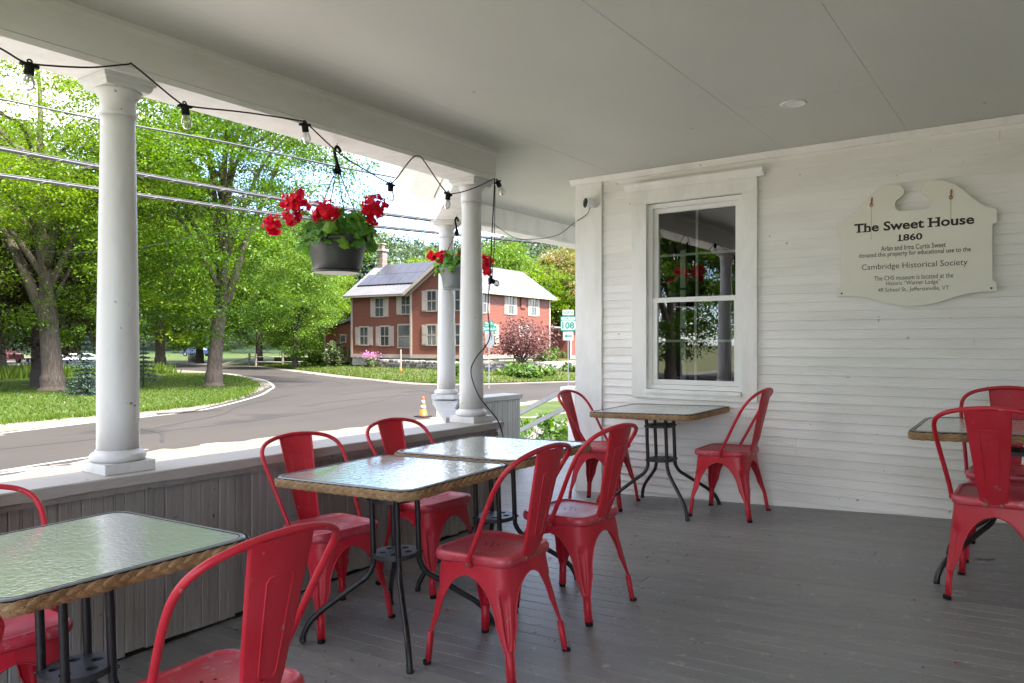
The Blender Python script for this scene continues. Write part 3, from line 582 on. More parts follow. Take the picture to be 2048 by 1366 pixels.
# rails
def board_unit(w, h, t=0.016):
    """one beadboard of width w along y, face at +x, with its bead and V edges"""
    prof = [(-w / 2, 0), (-w / 2, t - 0.003), (-w / 2 + 0.004, t), (-0.007, t), (-0.0045, t - 0.004), (0, t), (0.0045, t - 0.004), (0.007, t), (w / 2 - 0.004, t), (w / 2, t - 0.003), (w / 2, 0)]
    mb = MB(); mb.loft([[Vector((x, yy, z)) for yy, x in prof] for z in (0, h)], smooth=False); return mb.mesh('board')
rl = empty('porch_rail', (RAILX, 2, 0)); tag(rl, 'weathered grey beadboard rail wall with a flat white cap', 'railing'); rl.location = (0, 0, 0)
b = MB(); yy0, yy1 = -1.5, 4.245
segs = 60
top = []
for k in range(segs + 1):
    yv = yy0 + (yy1 - yy0) * k / segs
    w = 0.002 * math.sin(yv * 9) + 0.0015 * math.sin(yv * 23)
    top.append([Vector((-3.106 + w * 0.4, yv, CAPZ - 0.004)), Vector((-3.110, yv, CAPZ)), Vector((-3.366, yv, CAPZ)), Vector((-3.370, yv, CAPZ - 0.004)), Vector((-3.370, yv, CAPZ - 0.045)), Vector((-3.107 + w * 0.6, yv, CAPZ - 0.045 + w))])
b.loft(top, smooth=False); b.build('rail_cap', 'cap', rl)
b = MB(); b.box((-3.135, -1.5, CAPZ - 0.072), (-3.12, 4.18, CAPZ - 0.046)); b.build('cove_moulding', 'bead', rl)
BW = 0.0872
bme = board_unit(BW - 0.001, 1.0); bme.materials.append(M['bead'])
yv = -0.3
while yv < 4.16:
    zf = floor_z(RAILX, yv) + 0.022 + rnd.uniform(-0.006, 0.006)
    o = link('board', bme, None, rl, (RAILX - 0.016 + rnd.uniform(-0.0015, 0.0015), yv + BW / 2, zf), (rnd.uniform(-0.002, 0.002), 0, 0)); o.scale = (1, 1, CAPZ - 0.072 - zf)
    yv += BW
b = MB(); b.box((-3.30, -1.5, -0.9), (-3.165, 4.19, CAPZ - 0.05)); b.build('rail_core', 'dark', rl)
# return wall B-C and far rail wall
rl2 = empty('entry_rail'); tag(rl2, 'pale grey low wall with white cap beside the far entry steps', 'railing')
FCZ = 0.69
b = MB(); boards_along(b, [(-3.40, 4.16), CC, (CC[0], 6.40)], [(-0.13, FCZ - 0.045), (-0.13, FCZ), (0.125, FCZ), (0.125, FCZ - 0.045)]); b.build('rail_cap', 'handrail', rl2)
b = MB(); boards_along(b, [(-3.40, 4.16), CC, (CC[0], 6.36)], [(-0.095, -0.98), (-0.095, FCZ - 0.046), (0.09, FCZ - 0.046), (0.09, -0.98)]); b.build('wall_core', 'trim', rl2)
bme2 = board_unit(BW - 0.001, 1.0); bme2.materials.append(M['bead_light'])
yv = 5.42
while yv < 6.30:
    o = link('board', bme2, None, rl2, (CC[0] + 0.0955, yv + BW / 2, -0.2)); o.scale = (1, 1, FCZ - 0.05 + 0.2); yv += BW
hk = MB(); hk.tube([Vector((CC[0] + 0.05, 6.372 + 0.028 + 0.026 * math.cos(R(a)), FCZ - 0.12 + 0.026 * math.sin(R(a)))) for a in range(180, 480, 20)], 0.004, 6); hk.build('hook', 'galv', rl2)
# steps and their far handrail
st = empty('entry_steps'); tag(st, 'wooden entry steps with two pale handrails going down to the lawn', 'steps')
for i in range(6):
    b = MB(); b.box((-5.02 - 0.28 * i, 6.42, -0.06 - 0.155 * i - 0.035), (-4.66 - 0.28 * i, 7.50, -0.06 - 0.155 * i)); b.build('tread', 'floor', st)
b = MB(); b.box((-4.61, 7.58, -0.98), (-4.52, 7.67, 0.66)); b.build('post', 'trim', st)
b = MB(); b.loft([rrect(0.115, 0.115, 0.01, 2, z) for z in (0.6605, 0.705)], smooth=False); b.build('post_cap', 'trim', st, (-4.565, 7.625, 0))
for zt, zb in ((0.672, -0.28), (0.455, -0.50)):
    b = MB(); b.bar((-4.66, 7.625, zt), (-6.66, 7.625, zb), 0.035, 0.055); b.build('handrail', 'handrail', st)
b = MB(); b.box((-6.70, 7.585, -0.99), (-6.61, 7.665, -0.2)); b.build('post', 'handrail', st)
b = MB(); b.box((-4.44, 7.56, -0.98), (-4.36, 7.70, 0.60)); b.build('post', 'lumber', st)
b = MB(); b.bar((-4.7, 7.54, -0.2), (-6.5, 7.54, -1.1), 0.04, 0.24); b.build('stringer', 'lumber', st)

# ------------------------------------------------------------------ the house wall with window
hw = empty('clapboard_wall'); tag(hw, 'white painted clapboard house wall at the end of the porch', 'wall')
EXPO = 0.0622
clap = MB(); clap.loft([[Vector((x, yy, z)) for yy, z in ((0.0, 0.002), (-0.0145, 0.0), (-0.0155, 0.003), (-0.001, EXPO + 0.010), (0.0, EXPO + 0.010))] for x in (0, 1)], smooth=False)
clap = clap.mesh('clapboard'); clap.materials.append(M['siding'])
def clapboard(x0, x1, z):
    if x1 - x0 < 0.03: return
    o = link('clapboard', clap, None, hw, (x0, WALLY + 0.0125 + rnd.uniform(-0.001, 0.001), z + rnd.uniform(-0.0012, 0.0012)), (rnd.uniform(-0.012, 0.012), 0, 0)); o.scale = (x1 - x0 - 0.0015, 1, 1)
WX0, WX1, WXR = -2.93, -2.66, 1.6         # corner board edge, casing left edge, wall end
CX1 = -1.683                              # casing right edge
z = -0.06; k = 0
while z < CEILZ - 0.03:
    if z > 0.785 and z < 2.40:
        clapboard(WX0, WX1, z)
        j = CX1 + (0.55 + 1.9 * ((k * 0.37) % 1.0)); js = [CX1, WXR] if k % 5 else [CX1, j, WXR]
        for a, b_ in zip(js, js[1:]): clapboard(a, b_, z)
    else:
        if 0.42 < z < 0.55: js = [WX0, -1.42, WXR]
        else: js = [WX0, WXR] if k % 4 else [WX0, WX0 + 0.6 + 2.9 * ((k * 0.618) % 1.0), WXR]
        for a, b_ in zip(js, js[1:]): clapboard(a, b_, z)
    z += EXPO; k += 1
b = MB()
for lo, hi in (((-3.17, WALLY + 0.014, -0.3), (WX1 + 0.1, WALLY + 0.14, CEILZ + 0.03)), ((CX1 - 0.09, WALLY + 0.014, -0.3), (1.7, WALLY + 0.14, CEILZ + 0.03)), ((WX1 + 0.1, WALLY + 0.014, -0.3), (CX1 - 0.09, WALLY + 0.14, 0.86)), ((WX1 + 0.1, WALLY + 0.014, 2.31), (CX1 - 0.09, WALLY + 0.14, CEILZ + 0.03))): b.box(lo, hi)
b.build('sheathing', 'dark', hw)
b = MB(); b.box((-3.175, WALLY - 0.018, -0.2), (WX0 - 0.001, WALLY + 0.013, CEILZ - 0.045)); b.build('corner_board', 'trim', hw)
b = MB(); b.box((-3.178, WALLY + 0.0135, -0.2), (-3.150, WALLY + 0.25, CEILZ - 0.045)); b.build('corner_board', 'trim', hw)
b = MB(); b.loft([[Vector((x, WALLY + yy, z)) for yy, z in ((0.012, CEILZ - 0.044), (-0.024, CEILZ - 0.044), (-0.03, CEILZ - 0.032), (-0.045, CEILZ - 0.012), (-0.048, CEILZ - 0.002), (0.012, CEILZ - 0.002))] for x in (-3.215, 1.65)], smooth=False); b.build('crown_moulding', 'trim', hw)
# long side of the house running away behind the corner, and the main house behind the camera side
hs = MB(); hs.box((-3.149, WALLY + 0.251, -0.9), (-3.05, 12.0, CEILZ + 0.03)); tag(hs.build('side_wall', 'siding'), 'white house side wall running back from the corner', 'wall')
mw = MB(); mw.box((1.55, -1.6, -0.9), (1.7, WALLY - 0.03, CEILZ + 0.4)); tag(mw.build('main_wall', 'siding'), 'main white house wall along the inner side of the porch', 'wall')
up = MB(); up.box((1.7, -1.6, -0.9), (8.5, 12.0, 6.4)); up.box((-3.05, WALLY + 1.8, 3.05), (1.7, 12.0, 6.0)); tag(up.build('house_block', 'siding'), 'upper storeys of the white house above the porch', 'building')

wd = empty('house_window'); tag(wd, 'double hung window with white casing beside the wicker edged table', 'window')
WL, WR, WB, WT = -2.536, -1.790, 0.868, 2.292        # opening
def wbox(name, lo, hi, m='trim', par=None): 
    q = MB(); q.box(lo, hi); return q.build(name, m, par or wd)
yF = WALLY - 0.026
wbox('side_casing', (WX1, yF, 0.80), (WL, WALLY + 0.013, WT + 0.002)); wbox('side_casing', (WR, yF, 0.80), (CX1, WALLY + 0.013, WT + 0.002))
wbox('head_casing', (WX1, yF - 0.002, WT + 0.003), (CX1, WALLY + 0.013, WT + 0.105))
b = MB(); b.loft([[Vector((x, WALLY + yy, z)) for yy, z in ((0.012, WT + 0.106), (-0.032, WT + 0.106), (-0.036, WT + 0.118), (-0.052, WT + 0.132), (-0.060, WT + 0.142), (-0.066, WT + 0.156), (-0.066, WT + 0.162), (0.012, WT + 0.164))] for x in (WX1 - 0.05, CX1 + 0.05)], smooth=False); b.build('head_moulding', 'trim', wd)
wbox('sill', (WL + 0.002, WALLY - 0.046, 0.838), (WR - 0.002, WALLY + 0.05, 0.866)); wbox('apron', (WL + 0.001, yF + 0.002, 0.798), (WR - 0.001, WALLY + 0.013, 0.837))
# vinyl frame and sashes
fw = 0.042
def frame(name, x0, x1, z0, z1, y0, y1, w, m, par):
    o = MB(); o.box((x0, y0, z0), (x0 + w, y1, z1)); o.box((x1 - w, y0, z0), (x1, y1, z1)); o.box((x0 + w, y0, z0), (x1 - w, y1, z0 + w)); o.box((x0 + w, y0, z1 - w), (x1 - w, y1, z1)); return o.build(name, m, par)
frame('window_frame', WL + 0.001, WR - 0.001, WB, WT - 0.001, WALLY + 0.012, WALLY + 0.085, 0.034, 'vinyl', wd)
MZ = 1.545
us = frame('upper_sash', WL + 0.036, WR - 0.036, MZ - 0.012, WT - 0.036, WALLY + 0.045, WALLY + 0.075, 0.034, 'vinyl', wd)
ls = frame('lower_sash', WL + 0.036, WR - 0.036, WB + 0.036, MZ + 0.022, WALLY + 0.02, WALLY + 0.0445, 0.036, 'vinyl', wd)
xm = (WL + WR) / 2
for sash, z0, z1, yg in ((us, MZ + 0.022, WT - 0.070, WALLY + 0.062), (ls, WB + 0.072, MZ - 0.014, WALLY + 0.034)):
    wbox('muntin', (xm - 0.009, yg + 0.004, z0), (xm + 0.009, yg + 0.010, z1), 'vinyl', sash)
    zm = (z0 + z1) / 2
    wbox('muntin', (WL + 0.071, yg + 0.0105, zm - 0.009), (WR - 0.071, yg + 0.015, zm + 0.009), 'vinyl', sash)
    q = MB(); q.add([(WL + 0.070, yg, z0 - 0.002), (WR - 0.070, yg, z0 - 0.002), (WR - 0.070, yg, z1 + 0.002), (WL + 0.070, yg, z1 + 0.002)], [(0, 1, 2, 3)]); q.build('pane', 'winglass', sash)
# dim room behind the glass
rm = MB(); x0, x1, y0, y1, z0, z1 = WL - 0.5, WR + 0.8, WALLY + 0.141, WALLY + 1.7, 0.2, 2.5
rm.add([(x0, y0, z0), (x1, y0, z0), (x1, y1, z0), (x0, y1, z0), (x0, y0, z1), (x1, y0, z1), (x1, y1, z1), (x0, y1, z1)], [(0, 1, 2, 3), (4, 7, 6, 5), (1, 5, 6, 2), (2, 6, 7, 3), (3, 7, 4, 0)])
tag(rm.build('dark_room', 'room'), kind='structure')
pt = empty('painted_post', (0, 0, 0)); tag(pt, 'tall narrow white post with dark bands standing inside the window', 'post')
for a, c_ in ((0.9, 1.30), (1.335, 1.565), (1.585, 1.64), (1.66, 1.955)):
    q = MB(); q.box((-2.395, WALLY + 0.30, a), (-2.352, WALLY + 0.315, c_)); q.build('white_band', 'white', pt)
q = MB(); q.box((-2.393, WALLY + 0.316, 0.2), (-2.354, WALLY + 0.335, 1.97)); q.build('post_back', 'greyboard', pt)

# ------------------------------------------------------------------ sign board
SX, SY = -0.700, WALLY - 0.034
sg = empty('sign_board', (SX, SY, 1.84)); tag(sg, 'cream scroll topped wooden sign with black lettering on the clapboard wall', 'sign')
half = [(0, 1.452), (0.06, 1.455), (0.13, 1.470), (0.22, 1.500), (0.30, 1.522), (0.36, 1.529), (0.445, 1.529), (0.445, 1.583), (0.431, 1.585), (0.422, 1.600), (0.422, 1.915), (0.427, 1.932), (0.445, 1.936), (0.445, 2.018), (0.405, 2.028), (0.360, 2.060), (0.315, 2.105), (0.270, 2.155), (0.225, 2.195), (0.175, 2.219), (0.12, 2.228), (0.085, 2.224), (0.058, 2.208), (0.048, 2.188), (0.050, 2.162), (0.068, 2.145), (0.090, 2.130), (0.100, 2.105), (0.097, 2.075), (0.080, 2.058), (0, 2.056)]
outl = half + [(-x, z) for x, z in half[-2:0:-1]]
def sm_out(o): return [(x, z - 1.84) for x, z in o]
bd = curve_mesh([sm_out(outl)], 0.018, 'board'); link('board', bd, 'signboard', sg, (0, 0.009, 0), (R(90), 0, 0))
def sign_line(body, w, h, z, bold=0.0, dx=0.0, spacing=1.0, yy=-0.0102):
    me = text_mesh(body, w, h, bold, spacing=spacing); return link('lettering', me, 'ink', sg, (dx, yy, z - 1.84), (R(90), 0, 0))
sign_line('The Sweet House', 0.672, 0.060, 1.969, 0.028, -0.005)
sign_line('1860', 0.132, 0.043, 1.888, 0.030, -0.012)
sign_line('Arlan and Irma Curtis Sweet', 0.362, 0.033, 1.826, 0.006, 0.0)
sign_line('donated this property for educational use to the', 0.625, 0.038, 1.785, 0.006, 0.0)
sign_line('Cambridge Historical Society', 0.592, 0.047, 1.707, -0.002, 0.0)
sign_line('The CHS museum is located at the', 0.442, 0.030, 1.636, -0.002, 0.0)
sign_line('Historic \u201cWarner Lodge\u201d', 0.302, 0.034, 1.597, -0.002, 0.0)
sign_line('49 School St., Jeffersonville, VT', 0.396, 0.033, 1.557, -0.002, 0.0)
# slab serifs on the heading
def serif(x0, x1, z):
    q = MB(); q.box((x0, -0.0112, z - 1.84), (x1, -0.0104, z - 1.84 + 0.0065)); q.build('serif', 'ink', sg)
for x0, x1, zz in ((-0.327, -0.298, 1.940), (-0.292, -0.270, 1.940), (-0.268, -0.247, 1.940), (0.082, 0.110, 1.940), (0.124, 0.152, 1.940), (0.082, 0.110, 1.991), (0.124, 0.152, 1.991), (-0.086, -0.052, 1.866)): serif(x0, x1, zz)
for x in (-0.238, 0.208):
    q = MB(); q.bar((x, -0.012, 0.275), (x + 0.004, -0.013, 0.32), 0.010, 0.006); q.tube([(x + 0.008 * math.cos(R(a)), -0.013, 0.272 + 0.010 * math.sin(R(a))) for a in range(0, 361, 30)], 0.003, 5, False); q.build('hanger', 'rust', sg)
    q = MB(); q.box((x - 0.0025, -0.0096, 0.05 if x < 0 else 0.13), (x + 0.0025, -0.0092, 0.262)); q.build('rust_streak', 'ruststain', sg)
for x, zz in ((-0.418, 1.548), (0.417, 1.548)):
    q = MB(); q.lathe([(0.006, 0), (0.005, 0.0025)], 10, mtx=Matrix.Translation((x, -0.0091, zz - 1.84)) @ Matrix.Rotation(R(90), 4, 'X')); q.build('screw', 'rubber', sg)

# security camera and recessed light
sc = empty('security_camera', (-2.985, WALLY - 0.019, 2.345)); tag(sc, 'round white security camera with black face on the corner board', 'camera')
RX = Matrix.Rotation(R(90), 4, 'X'); SCM = Matrix.Rotation(R(-32), 4, 'Z')
q = MB(); q.lathe([(0.036, 0), (0.036, 0.012), (0.02, 0.018), (0.014, 0.03)], 20, mtx=RX); q.build('mount', 'white', sc)
q = MB(); q.lathe([(0.030, 0.026), (0.040, 0.032), (0.044, 0.05), (0.044, 0.088), (0.0405, 0.092)], 24, mtx=SCM @ RX); q.build('housing', 'white', sc)
q = MB(); q.lathe([(0.0400, 0.0921), (0.0385, 0.0945), (0.010, 0.0952)], 24, mtx=SCM @ RX); q.build('lens_face', 'lens', sc)
cl = empty('ceiling_light', (-1.165, 4.334, CEILZ)); tag(cl, 'round white recessed light in the porch ceiling', 'light')
q = MB(); q.lathe([(0.072, -0.001), (0.072, -0.003), (0.067, -0.0055), (0.052, -0.006), (0.049, -0.003)], 32, caps=False); q.build('trim_ring', 'white', cl)
q = MB(); q.lathe([(0.0492, -0.0018), (0.0492, -0.0034)], 32); q.build('diffuser', 'white', cl)
cw = MB(); cw.tube(catmull([(-2.99, WALLY - 0.10, 2.30), (-3.05, WALLY - 0.05, 2.26), (-3.20, WALLY + 0.0, 2.21), (-3.45, 5.5, 2.15), (-3.75, 5.6, 2.15), (-4.05, 5.7, 2.20), (-4.46, 5.9, 2.40)], 8), 0.003, 5)
tag(cw.build('camera_cord', 'cable'), 'thin dark cord sagging from the security camera towards the beam', 'cord')

# ------------------------------------------------------------------ red steel chair
def make_chair_meshes():
    ms = {}
    # seat: rounded tray with rolled rim
    s = MB(); HX, HY, HB = 0.176, 0.178, 0.166
    def ring(i, z): return rrect(HX - i, HY - i, 0.058 - i * 0.6, 7, z, HB - i)
    s.loft([ring(0.004, 0.412), ring(0, 0.418), ring(-0.001, 0.430), ring(0.001, 0.440), ring(0.004, 0.446), ring(0.008, 0.4495), ring(0.011, 0.4502), ring(0.020, 0.4502), ring(0.0225, 0.4490), ring(0.026, 0.4455), ring(0.029, 0.4442), ring(0.10, 0.4438)])
    ms['seat'] = (s.mesh('seat'), 'seat')
    h = MB()
    for x, yv in ((-0.022, 0.012), (-0.022, -0.016), (0.004, 0.03), (0.004, -0.002), (0.004, -0.03), (0.03, 0.012)):
        h.lathe([(0.0045, 0.4440), (0.0042, 0.4444)], 8, (x, yv + 0.01, 0))
    ms['drain_holes'] = (h.mesh('drain_holes'), 'dark')
    # legs: pressed sheet, wrapped round the corner, arching into one another under the seat
    def W(z): return 0.171 + (0.420 - z) * 0.075
    def D(z): return 0.173 + (0.420 - z) * 0.115
    def wz(z, side):
        if z >= 0.372: return side
        if z >= 0.20:
            t = (z - 0.20) / 0.172; return 0.052 + (side - 0.052) * (1 - math.sqrt(max(0, 1 - t * t)))
        if z >= 0.125: return 0.026 + 0.026 * ((z - 0.125) / 0.075) ** 1.2
        return 0.0205
    zs = [0.412, 0.402, 0.392, 0.382, 0.3735, 0.3715, 0.368, 0.362, 0.352, 0.338, 0.32, 0.30, 0.275, 0.25, 0.225, 0.20, 0.18, 0.16, 0.145, 0.135, 0.127, 0.118, 0.10, 0.07, 0.03, 0.012]
    nc = 17
    for sx, sy in ((1, 1), (-1, 1), (-1, -1), (1, -1)):
        lg = MB(); rows = []
        for z in zs:
            w_, d_ = W(z), D(z); rc = 0.055 if z > 0.3 else (0.030 + 0.025 * (z - 0.12) / 0.18 if z > 0.12 else 0.026)
            kink = 0.004 if z < 0.125 else 0.0
            row = []
            for j in range(nc):
                t = -1 + 2 * j / (nc - 1)
                wx, wy = wz(z, w_), wz(z, d_)
                sgn = t * (wy if t > 0 else wx)
                f = lambda q: (q + math.sqrt(q * q + rc * rc)) / 2
                ox, oy = f(-sgn) - (0 if abs(t) < 0.99 else 0), f(sgn)
                if z >= 0.372:   # close the seams exactly at the middle of each side
                    ox = ox if t > -0.999 else w_; oy = oy if t < 0.999 else d_
                gx = max(0.0, 1 - (abs(t) / 0.34) ** 2); gz = max(0.0, min(1.0, (z - 0.128) / 0.02)) * max(0.0, min(1.0, (0.318 - z) / 0.02))
                gv = 0.012 * min(1, gx * 1.8) * gz if z < 0.32 else 0.0
                row.append(Vector((sx * (w_ - ox - gv - kink * 0.7), sy * (d_ - oy - gv - kink * 0.7), z)))
            rows.append(row if sx * sy < 0 else row[::-1])
        lg.grid(rows)
        # rolled edges
        for e in (0, nc - 1):
            path = [r[e] for r, z in zip(rows, zs) if z <= 0.3735]
            lg.tube(path, [0.0036] * len(path), 6)
        # inner face of the closed foot
        c0 = [Vector((sx * (W(z) - 0.020), sy * (D(z) - 0.020), z)) for z in (0.125, 0.012)]
        lg.tube(c0, [0.013, 0.012], 8)
        ms['leg%d%d' % (sx, sy)] = (lg.mesh('leg'), 'red')
        ft = MB(); ft.lathe([(0.0155, 0.0), (0.0165, 0.004), (0.0165, 0.013), (0.015, 0.016)], 12, (sx * (W(0) - 0.0175), sy * (D(0) - 0.0175), 0)); ms['foot%d%d' % (sx, sy)] = (ft.mesh('rubber_foot'), 'rubber')
    # back splat
    def by(z):   # rake of the back
        t = (z - 0.42) / 0.42; return -0.170 - 0.012 * min(1, t * 6) - 0.108 * max(0, t) ** 1.05
    b = MB(); rows = []
    for k in range(17):
        z = 0.424 + (0.838 - 0.424) * k / 16; hwid = 0.050 + 0.037 * (k / 16) ** 0.9; row = []
        yb = by(z)
        for t in (-1.0, -1.0, -0.94, -0.6, -0.25, 0.25, 0.6, 0.94, 1.0, 1.0):
            row.append(Vector((t * hwid, yb - 0.010 * (1 - t * t), z)))
        row[0] = Vector((-hwid, yb + 0.010, z)); row[-1] = Vector((hwid, yb + 0.010, z))
        rows.append(row)
    b.grid(rows)
    loop = [(-0.024, 0.52), (-0.030, 0.62), (-0.036, 0.74), (-0.030, 0.752), (0.030, 0.752), (0.036, 0.74), (0.030, 0.62), (0.024, 0.52), (0.018, 0.508), (-0.018, 0.508)]
    for off in (0.0005, 0.0022):
        b.tube([Vector((x, by(z) - 0.0098 * (1 - (x / 0.07) ** 2) - off + 0.001, z)) for x, z in loop + loop[:1]], 0.0022, 6, False)
    ms['backrest'] = (b.mesh('backrest'), 'red')
    hp = [(0.183, -0.02, 0.428), (0.185, -0.035, 0.462), (0.193, -0.082, 0.545), (0.206, -0.142, 0.655), (0.212, -0.192, 0.735), (0.203, -0.232, 0.785), (0.170, -0.260, 0.816), (0.115, -0.277, 0.834), (0.055, -0.285, 0.843), (0, -0.288, 0.846)]
    path = catmull(hp + [(-x, yv, z) for x, yv, z in hp[-2::-1]], 5)
    t = MB(); t.tube(path, 0.0098, 10)
    for sx in (-1, 1): t.box((sx * 0.183 - 0.0035, -0.032, 0.405), (sx * 0.183 + 0.0035, -0.008, 0.44))
    ms['back_frame'] = (t.mesh('back_frame'), 'red')
    bo = {}
    for i, (x, yv, z, ax) in enumerate(((0.187, -0.02, 0.416, 'y'), (-0.187, -0.02, 0.416, 'y'), (0.028, -0.178, 0.424, 'x'), (-0.028, -0.178, 0.424, 'x'))):
        q = MB(); mt = Matrix.Translation((x, yv, z)) @ (Matrix.Rotation(R(90 if x > 0 else -90), 4, 'Y') if ax == 'y' else Matrix.Rotation(R(90), 4, 'X'))
        q.lathe([(0.0085, -0.004), (0.0085, 0.002), (0.006, 0.005)], 10, mtx=mt); ms['bolt%d' % i] = (q.mesh('bolt'), 'bolt')
    for me, m in ms.values(): me.materials.append(M[m])
    return ms
CM = make_chair_meshes()
def chair(x, y, rz, label):
    root = empty('steel_chair', mtx=on_floor(x, y, rz)); tag(root, label, 'chair', 'red steel cafe chairs on the porch')
    st_ = link('seat', CM['seat'][0], None, root); link('drain_holes', CM['drain_holes'][0], None, st_)
    link('backrest', CM['backrest'][0], None, root); link('back_frame', CM['back_frame'][0], None, root)
    for k in ('11', '-11', '-1-1', '1-1'):
        lg = link('leg', CM['leg' + k][0], None, root); link('rubber_foot', CM['foot' + k][0], None, lg)
    for i in range(4): link('bolt', CM['bolt%d' % i][0], None, root)
    return root
TOL, TOR = R(90), R(-90)                 # facing the street rail / facing the house
chair(-1.632, 1.058, TOL + R(2), 'foreground red chair seen from behind, cut off by the bottom of the frame')
chair(-2.640, 0.965, TOR + R(-3), 'red chair on the rail side of the nearest glass table, cut by the frame edge')
chair(-1.742, 0.371, TOL, 'red chair with only its back hoop peeping in at the far bottom corner')
chair(-2.700, 2.350, TOR + R(-9), 'red chair between the rail and the middle glass table')
chair(-2.660, 2.985, TOR + R(-4), 'smaller looking red chair by the rail behind the two joined tables')
chair(-1.765, 2.370, TOL, 'red chair with dusty seat in front of the middle table, side in view')
chair(-1.800, 3.020, TOL + R(-4), 'red chair next behind the dusty seated one, at the second joined table')
chair(-2.705, 4.960, TOR + R(6), 'red chair against the white corner board by the handrails')
chair(-1.765, 5.000, TOL + R(-1), 'red chair below the window casing, right of the wall table')
chair(-0.170, 3.985, R(-3), 'red chair with its back to the viewer at the table below the sign')
chair(-0.160, 4.600, R(180), 'red chair on the wall side of the table below the sign')

# ------------------------------------------------------------------ glass tables with braided edge
def make_table_meshes():
    ms = {}; HX, HY, RC = 0.392, 0.340, 0.062
    TZ = 0.71
    top = MB(); top.loft([rrect(HX - 0.012 + a, HY - 0.012 + a, RC - 0.01, 8, z) for a, z in ((0, TZ - 0.006), (0, TZ - 0.001), (-0.0015, TZ))], smooth=False); ms['glass_top'] = (top.mesh('glass_top'), 'tableglass')
    rim = MB(); rg = [rrect(HX - 0.0115 + a, HY - 0.0115 + a, RC, 8, z) for a, z in ((-0.004, TZ + 0.0008), (0.0, TZ + 0.002), (0.006, TZ + 0.0015), (0.0095, TZ - 0.003), (0.0095, TZ - 0.036), (0.004, TZ - 0.040), (-0.012, TZ - 0.040), (-0.012, TZ - 0.008), (-0.0035, TZ - 0.008))]
    rim.loft(rg + rg[:1], (False, False)); ms['rim'] = (rim.mesh('rim'), 'rimmetal')
    gk = MB(); gk.tube(rrect(HX - 0.0165, HY - 0.0165, RC - 0.004, 8, TZ + 0.0006) + rrect(HX - 0.0165, HY - 0.0165, RC - 0.004, 8, TZ + 0.0006)[:1], 0.0016, 5, False)
    gk.tube(rrect(HX + 0.001, HY + 0.001, RC, 8, TZ - 0.003) + rrect(HX + 0.001, HY + 0.001, RC, 8, TZ - 0.003)[:1], 0.0022, 5, False); ms['gasket'] = (gk.mesh('gasket'), 'rubber')
    # perimeter as an arc-length path
    ring = rrect(HX, HY, RC, 10, 0); n = len(ring); cum = [0]
    for i in range(n): cum.append(cum[-1] + (ring[(i + 1) % n] - ring[i]).length)
    Lp = cum[-1]
    def at(s_):
        s_ %= Lp
        lo = 0; hi = n
        while hi - lo > 1:
            mid = (lo + hi) // 2
            if cum[mid] <= s_: lo = mid
            else: hi = mid
        a, b = ring[lo], ring[(lo + 1) % n]; t = (s_ - cum[lo]) / (cum[lo + 1] - cum[lo]); p = a + (b - a) * t; d = (b - a).normalized(); return p, Vector((d.y, -d.x, 0))
    br = MB(); per = 22; N = per * 18
    for strand in range(3):
        ph = 2 * math.pi * strand / 3
        for cane in range(5):
            off = (cane - 2) * 0.0038
            path = []
            for i in range(N + 1):
                s_ = Lp * i / N; a = 2 * math.pi * per * i / N + ph
                p, nr = at(s_)
                zz = 0.0088 * math.sin(a); out = 0.0036 + 0.0026 * math.sin(2 * a)
                slope = math.cos(a)
                path.append(p + nr * (out + 0.0018 - 0.00045 * (cane - 2) ** 2) + Vector((0, 0, TZ - 0.0215 + zz + off * (0.55 + 0.45 * abs(math.sin(a))))))
            br.tube(path, 0.0026, 5, False)
    bb = [rrect(HX + 0.0005 + a, HY + 0.0005 + a, RC, 8, z) for a, z in ((0, TZ - 0.004), (0.001, TZ - 0.006), (0.001, TZ - 0.037), (0, TZ - 0.039))]; br.loft(bb, (False, False))
    ms['braided_edge'] = (br.mesh('braided_edge'), 'braid')
    # four bent legs
    def legpath(sx, sy):
        d = Vector((sx * 0.306, sy * 0.268, 0)); u = d.normalized(); P = []
        r0 = 0.098
        k = [(r0 + 0.05, 0.665), (r0 + 0.012, 0.655), (r0, 0.625), (r0, 0.50), (r0, 0.345), (r0 + 0.004, 0.305), (r0 + 0.030, 0.262), (r0 + 0.075, 0.230), (r0 + 0.165, 0.170), (r0 + 0.235, 0.122), (r0 + 0.280, 0.078), (d.length - 0.006, 0.035), (d.length, 0.008)]
        return catmull([u * a + Vector((0, 0, z)) for a, z in k], 4)
    for sx, sy in ((1, 1), (-1, 1), (-1, -1), (1, -1)):
        q = MB(); q.tube(legpath(sx, sy), 0.0125, 10); q.tube([legpath(sx, sy)[-1] + Vector((0, 0, 0.008)), legpath(sx, sy)[-1] - Vector((0, 0, 0.008))], 0.0145, 10)
        for zz in (0.592, 0.352):
            u = Vector((sx * 0.306, sy * 0.268, 0)).normalized(); q.tube([u * 0.108 + Vector((0, 0, zz)), u * 0.117 + Vector((0, 0, zz))], 0.0055, 8)
        ms['leg%d%d' % (sx, sy)] = (q.mesh('leg'), 'black')
    circ = lambda cx, cy, r, nn: [(cx + r * math.cos(2 * math.pi * i / nn), cy + r * math.sin(2 * math.pi * i / nn)) for i in range(nn)]
    ms['shelf_plate'] = (curve_mesh([circ(0, 0, 0.098, 40)] + [circ(0.058 * math.cos(a), 0.058 * math.sin(a), 0.0165, 16) for a in [2 * math.pi * i / 5 + 0.3 for i in range(5)]], 0.020, 'shelf_plate'), 'plate')
